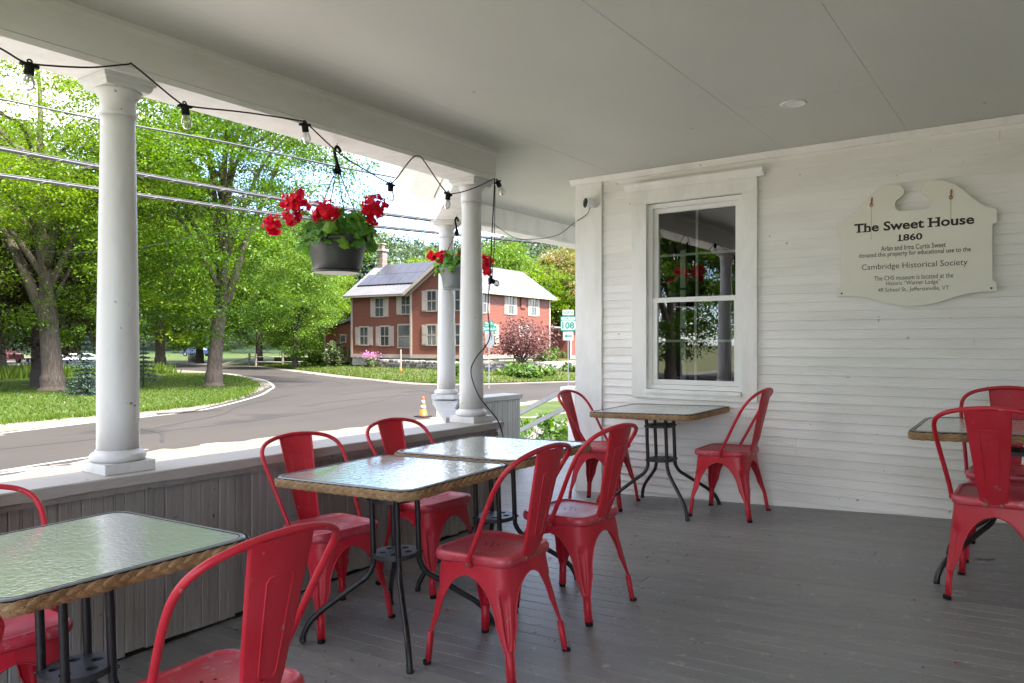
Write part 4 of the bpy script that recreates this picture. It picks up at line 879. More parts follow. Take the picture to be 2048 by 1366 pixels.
    rr_ = MB(); rr_.tube([Vector((0.152 * math.cos(2 * math.pi * i / 40), 0.152 * math.sin(2 * math.pi * i / 40), 0.664)) for i in range(41)], 0.010, 8, False); rr_.box((-HX + 0.05, -0.012, 0.669), (HX - 0.05, 0.012, 0.685)); rr_.box((-0.012, -HY + 0.05, 0.6695), (0.012, HY - 0.05, 0.6845)); ms['under_frame'] = (rr_.mesh('under_frame'), 'black')
    for me, m in ms.values(): me.materials.append(M[m])
    return ms
TM = make_table_meshes()
def table(x, y, rz, label):
    root = empty('glass_table', mtx=on_floor(x, y, rz)); tag(root, label, 'table', 'glass topped tables with braided edges')
    link('glass_top', TM['glass_top'][0], None, root); rm_ = link('rim', TM['rim'][0], None, root); link('gasket', TM['gasket'][0], None, rm_); link('braided_edge', TM['braided_edge'][0], None, root); link('under_frame', TM['under_frame'][0], None, root)
    for k in ('11', '-11', '-1-1', '1-1'): link('leg', TM['leg' + k][0], None, root)
    for zz in (0.582, 0.342): link('shelf_plate', TM['shelf_plate'][0], None, root, (0, 0, zz))
table(-2.292, 1.050, 0, 'nearest glass table, cut off by the frame edge beside the foreground chair')
table(-2.292, 2.365, R(1), 'middle glass table joined end to end with another, standing in front')
table(-2.290, 3.080, R(-1), 'glass table joined behind the middle one, reflecting the white columns')
table(-2.240, 4.985, R(-2), 'glass table pushed up to the window wall')
table(-0.120, 4.250, 0, 'glass table below the cream sign, cut off by the frame edge')

# ------------------------------------------------------------------ string lights
sl_ = empty('string_lights'); tag(sl_, 'black cord of clear bulbs looped along the white beam', 'string lights')
SXX = -3.10
anch = [(0.86, 2.375), (1.00, 2.330), (1.146, 2.290), (1.208, 2.268), (1.263, 2.270), (1.45, 2.315), (1.60, 2.372), (1.635, 2.374), (1.822, 2.278), (1.893, 2.272), (2.17, 2.315), (2.495, 2.352), (2.53, 2.345), (2.747, 2.236), (2.95, 2.180), (3.103, 2.146), (3.16, 2.165), (3.30, 2.318), (3.368, 2.350), (3.42, 2.325), (3.608, 2.180), (3.70, 2.178), (3.90, 2.245), (4.13, 2.350)]
q = MB(); q.tube(catmull([(SXX, a, z) for a, z in anch], 5), 0.0038, 6); q.build('cord', 'cable', sl_)
def bulb(pos, tilt=(0, 0, 0), parent=sl_):
    mt = Matrix.Translation(pos) @ Matrix.Rotation(tilt[0], 4, 'X') @ Matrix.Rotation(tilt[1], 4, 'Y') @ Matrix.Diagonal((0.86, 0.86, 0.76, 1))
    so_ = MB(); so_.lathe([(0.010, 0.012), (0.0185, 0.004), (0.0195, -0.004), (0.0195, -0.046), (0.0205, -0.05)], 14, mtx=mt); so_.box((-0.011, -0.036, -0.010), (0.011, 0.036, 0.004), mt)
    so_.tube([mt @ Vector((0, 0.009 * math.cos(R(a)), 0.016 + 0.009 * math.sin(R(a)))) for a in range(-60, 241, 30)], 0.0032, 6)
    s_ = so_.build('socket', 'rubber', parent)
    g_ = MB(); g_.lathe([(0.0150, -0.0505), (0.0175, -0.060), (0.0245, -0.082), (0.0265, -0.098), (0.0225, -0.117), (0.012, -0.129), (0.002, -0.1325)], 18, mtx=mt, caps=False); g_.build('bulb', 'bulb', s_)
    f_ = MB(); f_.tube([mt @ Vector(p) for p in ((-0.004, 0, -0.052), (-0.006, 0, -0.10), (0.0, 0, -0.106), (0.006, 0, -0.10), (0.004, 0, -0.052))], 0.0012, 5); f_.build('filament', 'filament', s_)
for a, z, t in ((1.236, 2.262, -0.05), (1.856, 2.266, 0.12), (2.512, 2.340, 0.15), (3.128, 2.138, 0.0), (3.64, 2.166, -0.15)): bulb((SXX, a, z), (t, 0, 0))
bulb((SXX + 0.01, 4.15, 2.330), (0.45, -0.2, 0))
hc = empty('power_cord'); dc = MB(); dc.tube(catmull([(SXX, 4.13, 2.348), (-3.10, 4.12, 2.20), (-3.11, 4.115, 2.0), (-3.12, 4.105, 1.7), (-3.135, 4.10, 1.45), (-3.13, 4.11, 1.25), (-3.175, 4.02, 1.12), (-3.192, 3.985, 1.02), (-3.15, 4.02, 0.86), (-3.09, 4.14, 0.70), (-3.08, 4.19, 0.60), (-3.06, 4.21, 0.45)], 8), 0.0042, 6)
dc.build('cord', 'cable', hc); tag(hc, 'loose black cord hanging down past the rail end column', 'cord')
lb = empty('loose_bulb', (0, 0, 0)); tag(lb, 'clear bulb on a black socket dangling sideways by the column', 'bulb'); bulb((-3.135, 4.125, 1.655), (R(75), 0, 0), lb)
q = MB(); q.tube([Vector((-3.135, 4.15, 1.655)), Vector((-3.12, 4.13, 1.70)), Vector((-3.10, 4.125, 1.85)), Vector((-3.095, 4.13, 2.30))], 0.003, 5); q.build('cord', 'wire_grey', lb)

# ------------------------------------------------------------------ hanging flower baskets
def basket(x, y, zrim, zhook, dia, potm, label, seed, blooms, leafn=210):
    rg = np.random.default_rng(seed)
    root = empty('hanging_basket', (x, y, zrim)); tag(root, label, 'flower basket', 'geranium baskets hung from the beams')
    r = dia / 2; hgt = 0.182
    p = MB(); p.lathe([(r * 0.72, -hgt), (r * 0.76, -hgt + 0.006), (r * 0.80, -hgt * 0.72), (r * 0.87, -hgt * 0.42), (r * 0.93, -hgt * 0.20), (r * 0.95, -0.032), (r * 1.0, -0.028), (r * 1.015, -0.004), (r * 1.0, 0.0), (r * 0.95, -0.004), (r * 0.92, -0.03)], 40); pot = p.build('pot', potm, root)
    s_ = MB(); s_.lathe([(r * 0.92, -0.028), (r * 0.5, -0.02), (0.01, -0.016)], 24); s_.build('soil', 'soil', root)
    q = MB(); q.lathe([(r * 0.70, -hgt - 0.014), (r * 0.75, -hgt - 0.012), (r * 0.75, -hgt - 0.001)], 30); q.build('saucer', potm, root)
    zt = zhook - zrim - 0.16
    w = MB()
    for k in range(4):
        a = R(25 + 90 * k); w.tube([Vector((r * 0.98 * math.cos(a), r * 0.98 * math.sin(a), -0.004)), Vector((0.010 * math.cos(a), 0.010 * math.sin(a), zt))], 0.0029, 5)
    w.build('hanger_wires', 'rubber', root)
    hk_ = MB(); hk_.box((-0.005, -0.026, zt - 0.014), (0.005, 0.026, zt + 0.012)); hk_.tube([Vector((0, 0, zt)), Vector((0, 0, zt + 0.05))], [0.018, 0.009], 8); hk_.tube([Vector((0, 0.02 - 0.02 * t, zt + 0.008 + 0.045 * t)) for t in (0, .5, 1)], [0.010, 0.008, 0.006], 6)
    hk_.tube(catmull([(0, 0.0, zt + 0.05), (0, -0.014, zt + 0.085), (0, -0.018, zt + 0.115), (0, -0.002, zt + 0.140), (0, 0.018, zt + 0.128), (0, 0.022, zt + 0.11)], 5), 0.0085, 8)
    hk_.tube([Vector((0, 0, zt + 0.135)), Vector((0, 0.002, zt + 0.17)), Vector((0, 0, zhook - zrim))], 0.002, 5); hk_.build('hook', 'rubber', root)
    # lobed round leaves
    V = []; col = []
    for _ in range(leafn):
        a = rg.uniform(0, 2 * math.pi); rr = r * (0.25 + 0.95 * math.sqrt(rg.uniform(0.05, 1))); over = rr > r * 0.95
        c = np.array([rr * math.cos(a), rr * math.sin(a), rg.uniform(-0.05, 0.06) if over else rg.uniform(0.02, 0.14)])
        n_ = np.array([math.cos(a) * (0.9 if over else 0.35), math.sin(a) * (0.9 if over else 0.35), 0.6]) + rg.normal(size=3) * 0.35; n_ /= np.linalg.norm(n_)
        t1 = np.cross(n_, rg.normal(size=3)); t1 /= np.linalg.norm(t1); t2 = np.cross(n_, t1); sz = rg.uniform(0.020, 0.042); cc = rg.uniform(0, 1)
        ring = []
        for k in range(12):
            ang = 2 * math.pi * k / 12 + 0.2; rad = sz * (1.0 + 0.13 * math.cos(5 * ang + 1) - (0.55 if k == 11 else 0)); ring.append(c + t1 * rad * math.cos(ang) + t2 * rad * math.sin(ang) - n_ * 0.010 * (1 + math.cos(2 * ang)))
        for k in range(12): V.append([c, ring[k], ring[(k + 1) % 12], (c + ring[k] + ring[(k + 1) % 12]) / 3]); V[-1] = [c, ring[k], (ring[k] + ring[(k + 1) % 12]) * 0.502 - c * 0.004, ring[(k + 1) % 12]]; col.append(min(1, max(0, cc + rg.uniform(-0.1, 0.1))))
    link('leaves', quads_mesh('leaves', np.array(V), np.array(col)), 'gleaf', root)
    stm = MB()
    for bx, by_, bz, br in blooms:
        stm.tube(catmull([(bx * 0.2, by_ * 0.2, -0.01), (bx * 0.55, by_ * 0.55, bz * 0.45), (bx * 0.95, by_ * 0.95, bz * 0.9), (bx, by_, bz)], 4), 0.0028, 5)
        br *= 1.18; nf = int(34 * (br / 0.055) ** 2); Vp = []; rc_ = []
        for f_ in range(nf):
            d = rg.normal(size=3); d /= np.linalg.norm(d); d[2] = d[2] * 0.9 + 0.12
            c = np.array([bx, by_, bz]) + d * br * rg.uniform(0.62, 1.08); d = d + rg.normal(size=3) * 0.35; d /= np.linalg.norm(d)
            t1 = np.cross(d, rg.normal(size=3)); t1 /= np.linalg.norm(t1); t2 = np.cross(d, t1); fr = rg.uniform(0.016, 0.026); cc = rg.uniform(0, 1)
            for p5 in range(6):
                a_ = 2 * math.pi * p5 / 6 + rg.uniform(-0.2, 0.2); u_ = t1 * math.cos(a_) + t2 * math.sin(a_); w_ = np.cross(d, u_); lift = rg.uniform(-0.15, 0.5)
                tipv = c + u_ * fr + d * fr * lift; Vp.append([c, c + u_ * fr * 0.62 + w_ * fr * 0.55 + d * fr * lift * 0.5, tipv, c + u_ * fr * 0.62 - w_ * fr * 0.55 + d * fr * lift * 0.5]); rc_.append(min(1, max(0, cc + rg.uniform(-0.25, 0.25))))
        Vp = np.array(Vp); N = len(Vp)
        link('bloom', quads_mesh('bloom', Vp, np.array(rc_)), 'petal', root)
    stm.build('flower_stems', 'stem', root)
# offsets given along the picture's sideways direction rx and depth dx
RXv, DXv = Vector((0.8134, 0.5817)), Vector((-0.5817, 0.8134))
def bl(lst): return [((RXv * a + DXv * d).x, (RXv * a + DXv * d).y, z, r_) for a, d, z, r_ in lst]
basket(-3.28, 2.885, 1.812, BEAMZ, 0.350, 'pot', 'dark grey hanging pot of red geraniums nearest the viewer', 3,
       bl([(-0.36, -0.02, 0.070, 0.050), (-0.215, -0.05, 0.190, 0.062), (-0.255, -0.02, 0.115, 0.040), (-0.10, 0.05, 0.130, 0.042), (-0.03, -0.13, 0.118, 0.062), (0.215, 0.0, 0.172, 0.060), (0.205, -0.03, 0.098, 0.026)]))
basket(-4.28, 5.14, 1.888, BEAMZ, 0.316, 'pot2', 'lighter grey hanging pot of red geraniums half hidden by the columns', 5,
       bl([(-0.225, 0.0, 0.105, 0.042), (-0.15, -0.04, 0.085, 0.050), (0.25, 0.02, 0.045, 0.060), (0.26, 0.0, -0.02, 0.045), (0.02, 0.1, 0.10, 0.04)]), 130)

# leaning board behind the column
lbd = empty('leaning_board', (0, 0, 0)); tag(lbd, 'narrow dark grey board leaning between the two far columns', 'board')
q = MB(); q.bar((-3.775, 4.545, 0.697), (-3.715, 4.665, 0.985), 0.046, 0.030); q.build('panel_edge', 'greyboard', lbd)
q = MB(); q.bar((-3.751, 4.560, 0.697), (-3.691, 4.680, 0.985), 0.012, 0.034); q.build('edge_strip', 'white', lbd)

# ------------------------------------------------------------------ small litter on the floor
for i, (x, yv, m, s_, lab) in enumerate(((-2.293, 2.68, 'petal', 0.012, 'fallen red petal under the joined tables'), (-2.138, 4.302, 'petal', 0.012, 'fallen red petal on the bare floor before the wall table'), (-0.274, 3.10, 'petal', 0.013, 'fallen red petal on the open floor near the bottom corner'))):
    V = leaf_quads(np.random.default_rng(i), np.array([[0, 0, 0.004], [0.008, 0.004, 0.005]]), s_ * 1.6, 0.85)
    ob = link('fallen_petal', quads_mesh('fallen_petal', V), m, None, mtx=on_floor(x, yv)); tag(ob, lab, 'petal', 'fallen petals')
lt = MB(); rl_ = random.Random(3)
for _ in range(260):
    x = rl_.uniform(-3.05, 0.6); yv = rl_.uniform(1.2, 5.2)
    if rl_.random() < 0.5: x = rl_.uniform(-3.08, -1.4)
    a = rl_.uniform(0, 6.28); L_ = rl_.uniform(0.004, 0.016); zz = floor_z(x, yv) + 0.0025
    lt.bar((x, yv, zz), (x + L_ * math.cos(a), yv + L_ * math.sin(a), zz + FB * L_ * math.cos(a) + FC * L_ * math.sin(a)), 0.003, 0.002)
for _ in range(70):
    x = rl_.uniform(-3.05, 0.4); yv = rl_.uniform(1.3, 5.2); a = rl_.uniform(0, 6.28); L_ = rl_.uniform(0.008, 0.02); zz = floor_z(x, yv) + 0.003
    dx, dy = math.cos(a) * L_, math.sin(a) * L_; lt.add([(x - dx, yv - dy, zz), (x + dy * 0.4, yv - dx * 0.4, zz + 0.003), (x + dx, yv + dy, zz + 0.001), (x - dy * 0.4, yv + dx * 0.4, zz + 0.002)], [(0, 1, 2, 3)])
for _ in range(14):
    x = -0.28 + rl_.uniform(-0.035, 0.035); yv = 4.50 + rl_.uniform(-0.015, 0.015); a = rl_.uniform(-0.5, 0.5)
    lt.tube([(x, yv, floor_z(x, yv) + 0.004), (x + 0.03 * math.cos(a), yv + 0.03 * math.sin(a), floor_z(x, yv) + 0.006)], 0.0022, 5)
tag(lt.build('debris', 'oldwood'), 'scattered bits of straw and leaf on the porch floor', 'debris', kind='stuff')

# ------------------------------------------------------------------ utility cables
def cable(pts, r, m, label, lash=None):
    root = empty('utility_cable', (0, 0, 0)); tag(root, label, 'cable')
    P = catmull(pts, 14); q = MB(); q.tube(P, r, 8); q.build('strand', m, root)
    if lash:
        h = MB(); H = []; tot = 0
        for i in range(len(P) - 1):
            d = P[i + 1] - P[i]; k = max(2, int(d.length / 0.03))
            x = d.normalized().cross(Vector((0, 0, 1))).normalized(); y_ = x.cross(d.normalized())
            for j in range(k):
                a = 2 * math.pi * tot / lash; H.append(P[i] + d * (j / k) + (x * math.cos(a) + y_ * math.sin(a)) * (r + 0.002)); tot += d.length / k
        h.tube(H, 0.0028, 4, False); h.build('lashing_wire', 'galv', root)
        m_ = MB(); m_.tube([p + Vector((0, 0, r + 0.006)) for p in P], 0.006, 6); m_.build('messenger_wire', 'wire_grey', root)
cable([(-11.0, -4, 4.3), (-10.42, 2.85, 4.15), (-10.22, 3.75, 4.14), (-9.99, 4.81, 4.11), (-9.64, 6.39, 4.1), (-9.22, 8.28, 4.03), (-8.77, 10.35, 4.02), (-8.2, 13, 4.1)], 0.014, 'wire_grey', 'thin silver utility cable, uppermost of the three')
cable([(-11.0, -4, 3.75), (-10.42, 2.85, 3.58), (-10.22, 3.75, 3.54), (-9.91, 5.19, 3.47), (-9.39, 7.52, 3.38), (-8.84, 10.02, 3.37), (-8.3, 12.6, 3.4)], 0.024, 'wire_dark', 'thick lashed utility cable, middle one of the three', 0.34)
cable([(-11.0, -4, 3.3), (-10.42, 2.85, 3.22), (-10.22, 3.75, 3.22), (-9.9, 5.22, 3.19), (-9.46, 7.2, 3.15), (-9.0, 9.3, 3.15), (-8.06, 13.54, 3.24), (-7.09, 17.97, 3.38)], 0.021, 'wire_dark', 'lashed utility cable, lowest of the three', 0.26)
cable([(-60, 10, 9), (-34, 13.6, 5.0), (-24, 16, 5.2), (-14, 20, 6.5)], 0.012, 'wire_grey', 'far thin service wire crossing in front of the trees')

# ------------------------------------------------------------------ traffic cone, road signs
cn_ = empty('traffic_cone', (-15.2, 16.7, GZ + 0.004)); tag(cn_, 'orange traffic cone with two white bands at the roadside', 'cone')
q = MB(); q.loft([rrect(a, a, 0.03, 3, z) for a, z in ((0.20, 0), (0.20, 0.028), (0.18, 0.035))], smooth=False); q.build('base', 'rubber', cn_)
q = MB(); q.lathe([(0.135, 0.0352), (0.125, 0.05), (0.088, 0.24)], 20); q.build('body', 'orange', cn_)
q = MB(); q.lathe([(0.0895, 0.2402), (0.070, 0.345)], 20); q.build('band', 'reflect', cn_)
q = MB(); q.lathe([(0.069, 0.3452), (0.062, 0.385)], 20); q.build('body', 'orange', cn_)
q = MB(); q.lathe([(0.063, 0.3852), (0.043, 0.505)], 20); q.build('band', 'reflect', cn_)
q = MB(); q.lathe([(0.042, 0.5052), (0.034, 0.56), (0.028, 0.60)], 20); q.build('body', 'orange', cn_)

def facing(x, y): return math.atan2(y, x) - R(90)      # turn a plate's front (-y) towards the porch
rs = empty('route_sign', (-20.0, 32.9, GZ + 0.01), facing(-20.0, 32.9) + R(-4)); tag(rs, 'green and white route 108 sign assembly on a grey post', 'road sign')
q = MB(); q.box((-0.03, 0.0, 0), (0.03, 0.03, 3.95)); q.build('post', 'galv', rs)
def plate(par, name, w, h, z, m, y=-0.004, r=0.03, t=0.003):
    me = curve_mesh([[(p.x, p.y) for p in rrect(w / 2, h / 2, r, 4)]], t, name); return link(name, me, m, par, (0, y, z), (R(90), 0, 0))
def sgtext(par, body, w, h, z, m, y, bold=0.02, dx=0.0):
    return link('lettering', text_mesh(body, w, h, bold), m, par, (dx, y, z), (R(90), 0, 0))
K = 1.0
p_ = plate(rs, 'direction_plate', 0.60, 0.30, 3.74, 'signgreen'); plate(rs, 'direction_face', 0.575, 0.275, 3.74, 'signwhite', -0.0085); sgtext(rs, 'NORTH', 0.49, 0.19, 3.74, 'signgreen', -0.0130)
plate(rs, 'route_plate', 0.78, 0.76, 3.17, 'signgreen', -0.004, 0.05); plate(rs, 'state_face', 0.68, 0.16, 3.43, 'signwhite', -0.0085, 0.03); sgtext(rs, 'VERMONT', 0.56, 0.095, 3.43, 'signgreen', -0.0130, 0.01)
plate(rs, 'number_face', 0.72, 0.47, 3.085, 'signwhite', -0.0085, 0.09); sgtext(rs, '108', 0.62, 0.36, 3.085, 'signgreen', -0.0130, 0.035)
plate(rs, 'arrow_face', 0.53, 0.44, 2.54, 'signwhite'); me = curve_mesh([[(-0.20, 0), (-0.07, 0.11), (-0.07, 0.035), (0.20, 0.035), (0.20, -0.035), (-0.07, -0.035), (-0.07, -0.11)]], 0.002, 'arrow'); link('arrow', me, 'signgreen', rs, (0, -0.0085, 2.54), (R(90), 0, 0))
ss = empty('street_sign', (-21.8, 28.6, GZ + 0.01), facing(-21.8, 28.6)); tag(ss, 'street corner post with two green name blades and a stop sign seen from behind', 'road sign')
q = MB(); q.box((-0.03, 0.0, 0), (0.03, 0.03, 3.05)); q.build('post', 'galv', ss)
plate(ss, 'name_blade', 0.72, 0.26, 2.87, 'signgreen'); sgtext(ss, 'Old Main St', 0.62, 0.13, 2.87, 'signwhite', -0.0085)
plate(ss, 'name_blade', 0.46, 0.22, 3.135, 'signgreen', 0.01); sgtext(ss, 'Main St', 0.34, 0.12, 3.135, 'signwhite', 0.0055)
me = curve_mesh([[(0.40 * math.cos(R(22.5 + 45 * k)), 0.40 * math.sin(R(22.5 + 45 * k))) for k in range(8)]], 0.004, 'stop_back'); o_ = link('stop_back', me, 'signback', ss, (0.03, 0.05, 2.32), (R(90), 0, R(55)))
# marker stake
sk = empty('marker_stake', (-36.2, 37.5, GZ + 0.12)); tag(sk, 'pale wooden marker stake with an orange foot on the lawn bank', 'stake')
q = MB(); q.box((-0.035, -0.035, 0.30), (0.035, 0.035, 1.62)); q.build('stake', 'cream', sk); q = MB(); q.lathe([(0.10, 0), (0.10, 0.27), (0.05, 0.30)], 12); q.build('orange_foot', 'orange', sk)

# ------------------------------------------------------------------ red house across the road
HOX, HOY, HRZ = -33.9, 42.8, R(3.8)
def hloc(x, y, z): return Vector((HOX + x * math.cos(HRZ) - y * math.sin(HRZ), HOY + x * math.sin(HRZ) + y * math.cos(HRZ), z))
rh = empty('red_house', (HOX, HOY, 0), HRZ); tag(rh, 'two storey red clapboard house with metal roof and solar panels across the road', 'house')
def hb(name, lo, hi, m, par=None): q_ = MB(); q_.box(lo, hi); return q_.build(name, m, par or rh)
EZ = 5.25                                 # eave height
# main gable block
q = MB(); q.loft([[Vector((-6, y_, 0.10)), Vector((0, y_, 0.10)), Vector((0, y_, EZ)), Vector((-3, y_, 7.35)), Vector((-6, y_, EZ))] for y_ in (0, 11.2)], smooth=False); q.build('main_wall', 'redclap', rh)
hb('wing_wall', (-12.5, 0.35, 0.10), (-6.001, 7.3, EZ), 'redclap')
hb('foundation', (-12.45, 0.40, -0.6), (-0.05, 11.1, 0.10), 'stone'); hb('sill_board', (-12.54, 0.30, 0.02), (-6.06, 0.349, 0.30), 'cream'); hb('sill_board', (-6.05, -0.05, 0.02), (0.04, -0.001, 0.30), 'cream'); hb('sill_board', (0.001, 0.0, 0.02), (0.05, 11.2, 0.30), 'cream')
for x0, x1, y0 in ((-12.54, -12.36, 0.31), (-6.06, -5.86, -0.04), (-0.16, 0.045, -0.045)): hb('corner_board', (x0, y0, 0.30), (x1, y0 + 0.06, EZ - 0.1), 'cream')
hb('corner_board', (0.001, 11.0, 0.30), (0.05, 11.24, EZ - 0.1), 'cream'); hb('corner_board', (0.001, 0.016, 0.30), (0.048, 0.16, EZ - 0.1), 'cream')
# roofs: two slopes each, with standing ribs
def slope(name, a, b_, c_, d_, m, ribs=0, par=None, t=0.07):
    """roof plane a-b (eave) c-d (ridge), a under d; ribs run from eave to ridge"""
    a, b_, c_, d_ = map(Vector, (a, b_, c_, d_)); nrm = (b_ - a).cross(d_ - a).normalized()
    if nrm.z < 0: nrm = -nrm
    q_ = MB(); v_ = [a, b_, c_, d_]; q_.add([p for p in v_] + [p + nrm * t for p in v_], [(0, 3, 2, 1), (4, 5, 6, 7), (0, 1, 5, 4), (1, 2, 6, 5), (2, 3, 7, 6), (3, 0, 4, 7)]); ob = q_.build(name, m, par or rh)
    if ribs:
        r_ = MB()
        for k in range(1, ribs):
            t_ = k / ribs; r_.bar(a.lerp(b_, t_) + nrm * (t + 0.012), d_.lerp(c_, t_) + nrm * (t + 0.012), 0.035, 0.03)
        r_.build('standing_seams', m, ob)
    return ob, nrm
oh = 0.45; sl1 = 2.1 / 3.0
RZ_ = EZ + 2.1
slope('roof', (oh, -0.4, EZ - oh * sl1), (oh, 11.6, EZ - oh * sl1), (-3, 11.6, RZ_), (-3, -0.4, RZ_), 'tinroof', 26)
slope('roof', (-6 - oh, -0.4, EZ - oh * sl1), (-6 - oh, 11.6, EZ - oh * sl1), (-3, 11.6, RZ_ + 0.001), (-3, -0.4, RZ_ + 0.001), 'tinroof', 26)
wr, wn_ = slope('roof', (-12.95, -0.15, EZ - 0.32), (-6.0, -0.15, EZ - 0.32), (-3.4, 3.8, EZ + 2.45), (-12.95, 3.8, EZ + 2.45), 'tinroof', 20)
slope('roof', (-12.95, 7.75, EZ - 0.32), (-6.0, 7.75, EZ - 0.32), (-6.0, 3.8, EZ + 2.451), (-12.95, 3.8, EZ + 2.451), 'tinroof')
q = MB(); q.add([(-12.5, 0.35, EZ), (-12.5, 7.3, EZ), (-12.5, 3.8, EZ + 2.4)], [(0, 2, 1)]); q.build('gable_end', 'redclap', rh)
# eave boards, rake boards
hb('eave_board', (-12.95, -0.17, EZ - 0.42), (-6.05, -0.10, EZ - 0.24), 'cream'); hb('frieze_board', (-12.5, 0.30, EZ - 0.40), (-6.06, 0.349, EZ - 0.02), 'cream')
hb('eave_board', (oh - 0.02, -0.4, EZ - 0.44), (oh + 0.05, 11.6, EZ - 0.26), 'cream'); hb('frieze_board', (0.001, 0, EZ - 0.42), (0.045, 11.2, EZ - 0.05), 'cream')
for sx in (-1, 1):
    q = MB(); q.bar((-3 + sx * 3.42, -0.36, EZ - 0.34), (-3, -0.36, RZ_ - 0.10), 0.10, 0.24); q.build('rake_board', 'cream', rh)
    q = MB(); q.bar((-3 + sx * 3.38, -0.05, EZ - 0.40), (-3, -0.05, RZ_ - 0.26), 0.10, 0.26); q.build('rake_frieze', 'cream', rh)
# solar panels on the wing roof: two rows
A_, B_, D_ = Vector((-12.95, -0.15, EZ - 0.32)), Vector((-6.0, -0.15, EZ - 0.32)), Vector((-12.95, 3.8, EZ + 2.45))
ux = (B_ - A_).normalized(); uy = (D_ - A_).normalized(); un = ux.cross(uy)
pm = Matrix((ux, uy, un)).transposed().to_4x4()
pq = MB(); pq.box((0.012, 0.012, 0), (1.018, 1.648, 0.04)); pme = pq.mesh('solar_panel'); pme.materials.append(M['solar'])
for row, (s0, n0, n1) in enumerate(((1.45, 0.55, 7), (3.12, 1.30, 7))):
    for k in range(n1):
        link('solar_panel', pme, None, wr, mtx=Matrix.Translation(A_ + ux * (n0 + 1.035 * k) + uy * s0 + un * 0.14) @ pm)
q = MB(); q.box((0.5, 1.42, 0.075), (7.9, 1.45, 0.14)); q.build('panel_rail', 'rubber', wr, mtx=Matrix.Translation(A_) @ pm)
# chimney
ch = hb('chimney', (-12.55, 3.5, EZ + 1.6), (-11.95, 4.1, EZ + 3.75), 'brick')
hb('chimney_cap', (-12.65, 3.4, EZ + 3.751), (-11.85, 4.2, EZ + 3.93), 'cream', ch); hb('flue', (-12.42, 3.63, EZ + 3.931), (-12.08, 3.97, EZ + 4.25), 'brick', ch); hb('flue_cap', (-12.5, 3.55, EZ + 4.34), (-12.0, 4.05, EZ + 4.42), 'cream', ch)
for zz in (EZ + 2.25, EZ + 2.65, EZ + 3.05, EZ + 3.45): hb('mortar_course', (-12.556, 3.494, zz), (-11.944, 4.106, zz + 0.035), 'cream', ch)
# windows with shutters
def hwin(face, c, z0, z1, w=0.82, shut=(1, 1), cols=2):
    """face 'f': front of gable (y=0), 'w': front of the wing, 'r': right side (x=0)"""
    def T(u, v, z): return {'f': (c + u, -v, z), 'w': (c + u, 0.35 - v, z), 'r': (v, c + u, z)}[face]
    def bx(name, u0, u1, v0, v1, za, zb, m, par):
        p0, p1 = T(u0, v0, za), T(u1, v1, zb); q_ = MB(); q_.box(tuple(map(min, p0, p1)), tuple(map(max, p0, p1))); return q_.build(name, m, par)
    wf = MB()
    for u0, u1, za, zb in ((-w / 2 - 0.1, -w / 2, z0 - 0.08, z1 + 0.12), (w / 2, w / 2 + 0.1, z0 - 0.08, z1 + 0.12), (-w / 2, w / 2, z1, z1 + 0.12), (-w / 2, w / 2, z0 - 0.08, z0)):
        p0, p1 = T(u0, 0.0, za), T(u1, 0.06, zb); wf.box(tuple(map(min, p0, p1)), tuple(map(max, p0, p1)))
    win = wf.build('window', 'cream', rh)
    bx('pane', -w / 2, w / 2, 0.001, 0.015, z0, z1, 'farglass', win)
    zm = (z0 + z1) / 2; bx('meeting_rail', -w / 2, w / 2, 0.016, 0.05, zm - 0.035, zm + 0.035, 'cream', win)
    for k in range(1, cols): bx('muntin', -w / 2 + w * k / cols - 0.02, -w / 2 + w * k / cols + 0.02, 0.016, 0.04, z0, z1, 'cream', win)
    for i, sd in enumerate((-1, 1)):
        if shut[i]:
            a0 = sd * (w / 2 + 0.11); a1 = sd * (w / 2 + 0.53)
            sh = bx('shutter', min(a0, a1), max(a0, a1), 0.0, 0.045, z0 - 0.05, z1 + 0.06, 'cream', rh)
            for (za, zb) in ((z0 + 0.06, zm - 0.05), (zm + 0.05, z1 - 0.04)): bx('louvre_panel', min(a0, a1) + 0.07, max(a0, a1) - 0.07, 0.046, 0.062, za, zb, 'cream', sh)
hwin('f', -3.95, 3.62, 5.08); hwin('f', -3.95, 1.05, 2.50); hwin('f', -1.75, 3.62, 5.08); hwin('f', -1.75, 1.05, 2.50)
hwin('w', -9.46, 3.30, 4.72); hwin('w', -6.75, 3.45, 4.80, shut=(1, 0)); hwin('w', -11.1, 1.05, 2.42); hwin('w', -8.9, 1.00, 2.45); hwin('w', -6.85, 0.85, 2.55, w=1.25, shut=(0, 0), cols=1)
for c in (0.95, 4.86, 8.43): hwin('r', c, 3.45, 4.80, w=0.78)
hwin('r', 2.2, 1.05, 2.5); hwin('r', 7.0, 1.05, 2.5)
hb('panel_box', (0.001, 6.35, 3.95), (0.10, 7.05, 4.85), 'redclap'); 
for c in (-9.0, ): hb('cellar_window', (c - 0.4, 0.33, -0.25), (c + 0.4, 0.399, 0.0), 'farglass')
for c in (2.8,): hb('cellar_window', (-0.049, c - 0.4, -0.28), (0.0005, c + 0.4, 0.0), 'farglass')
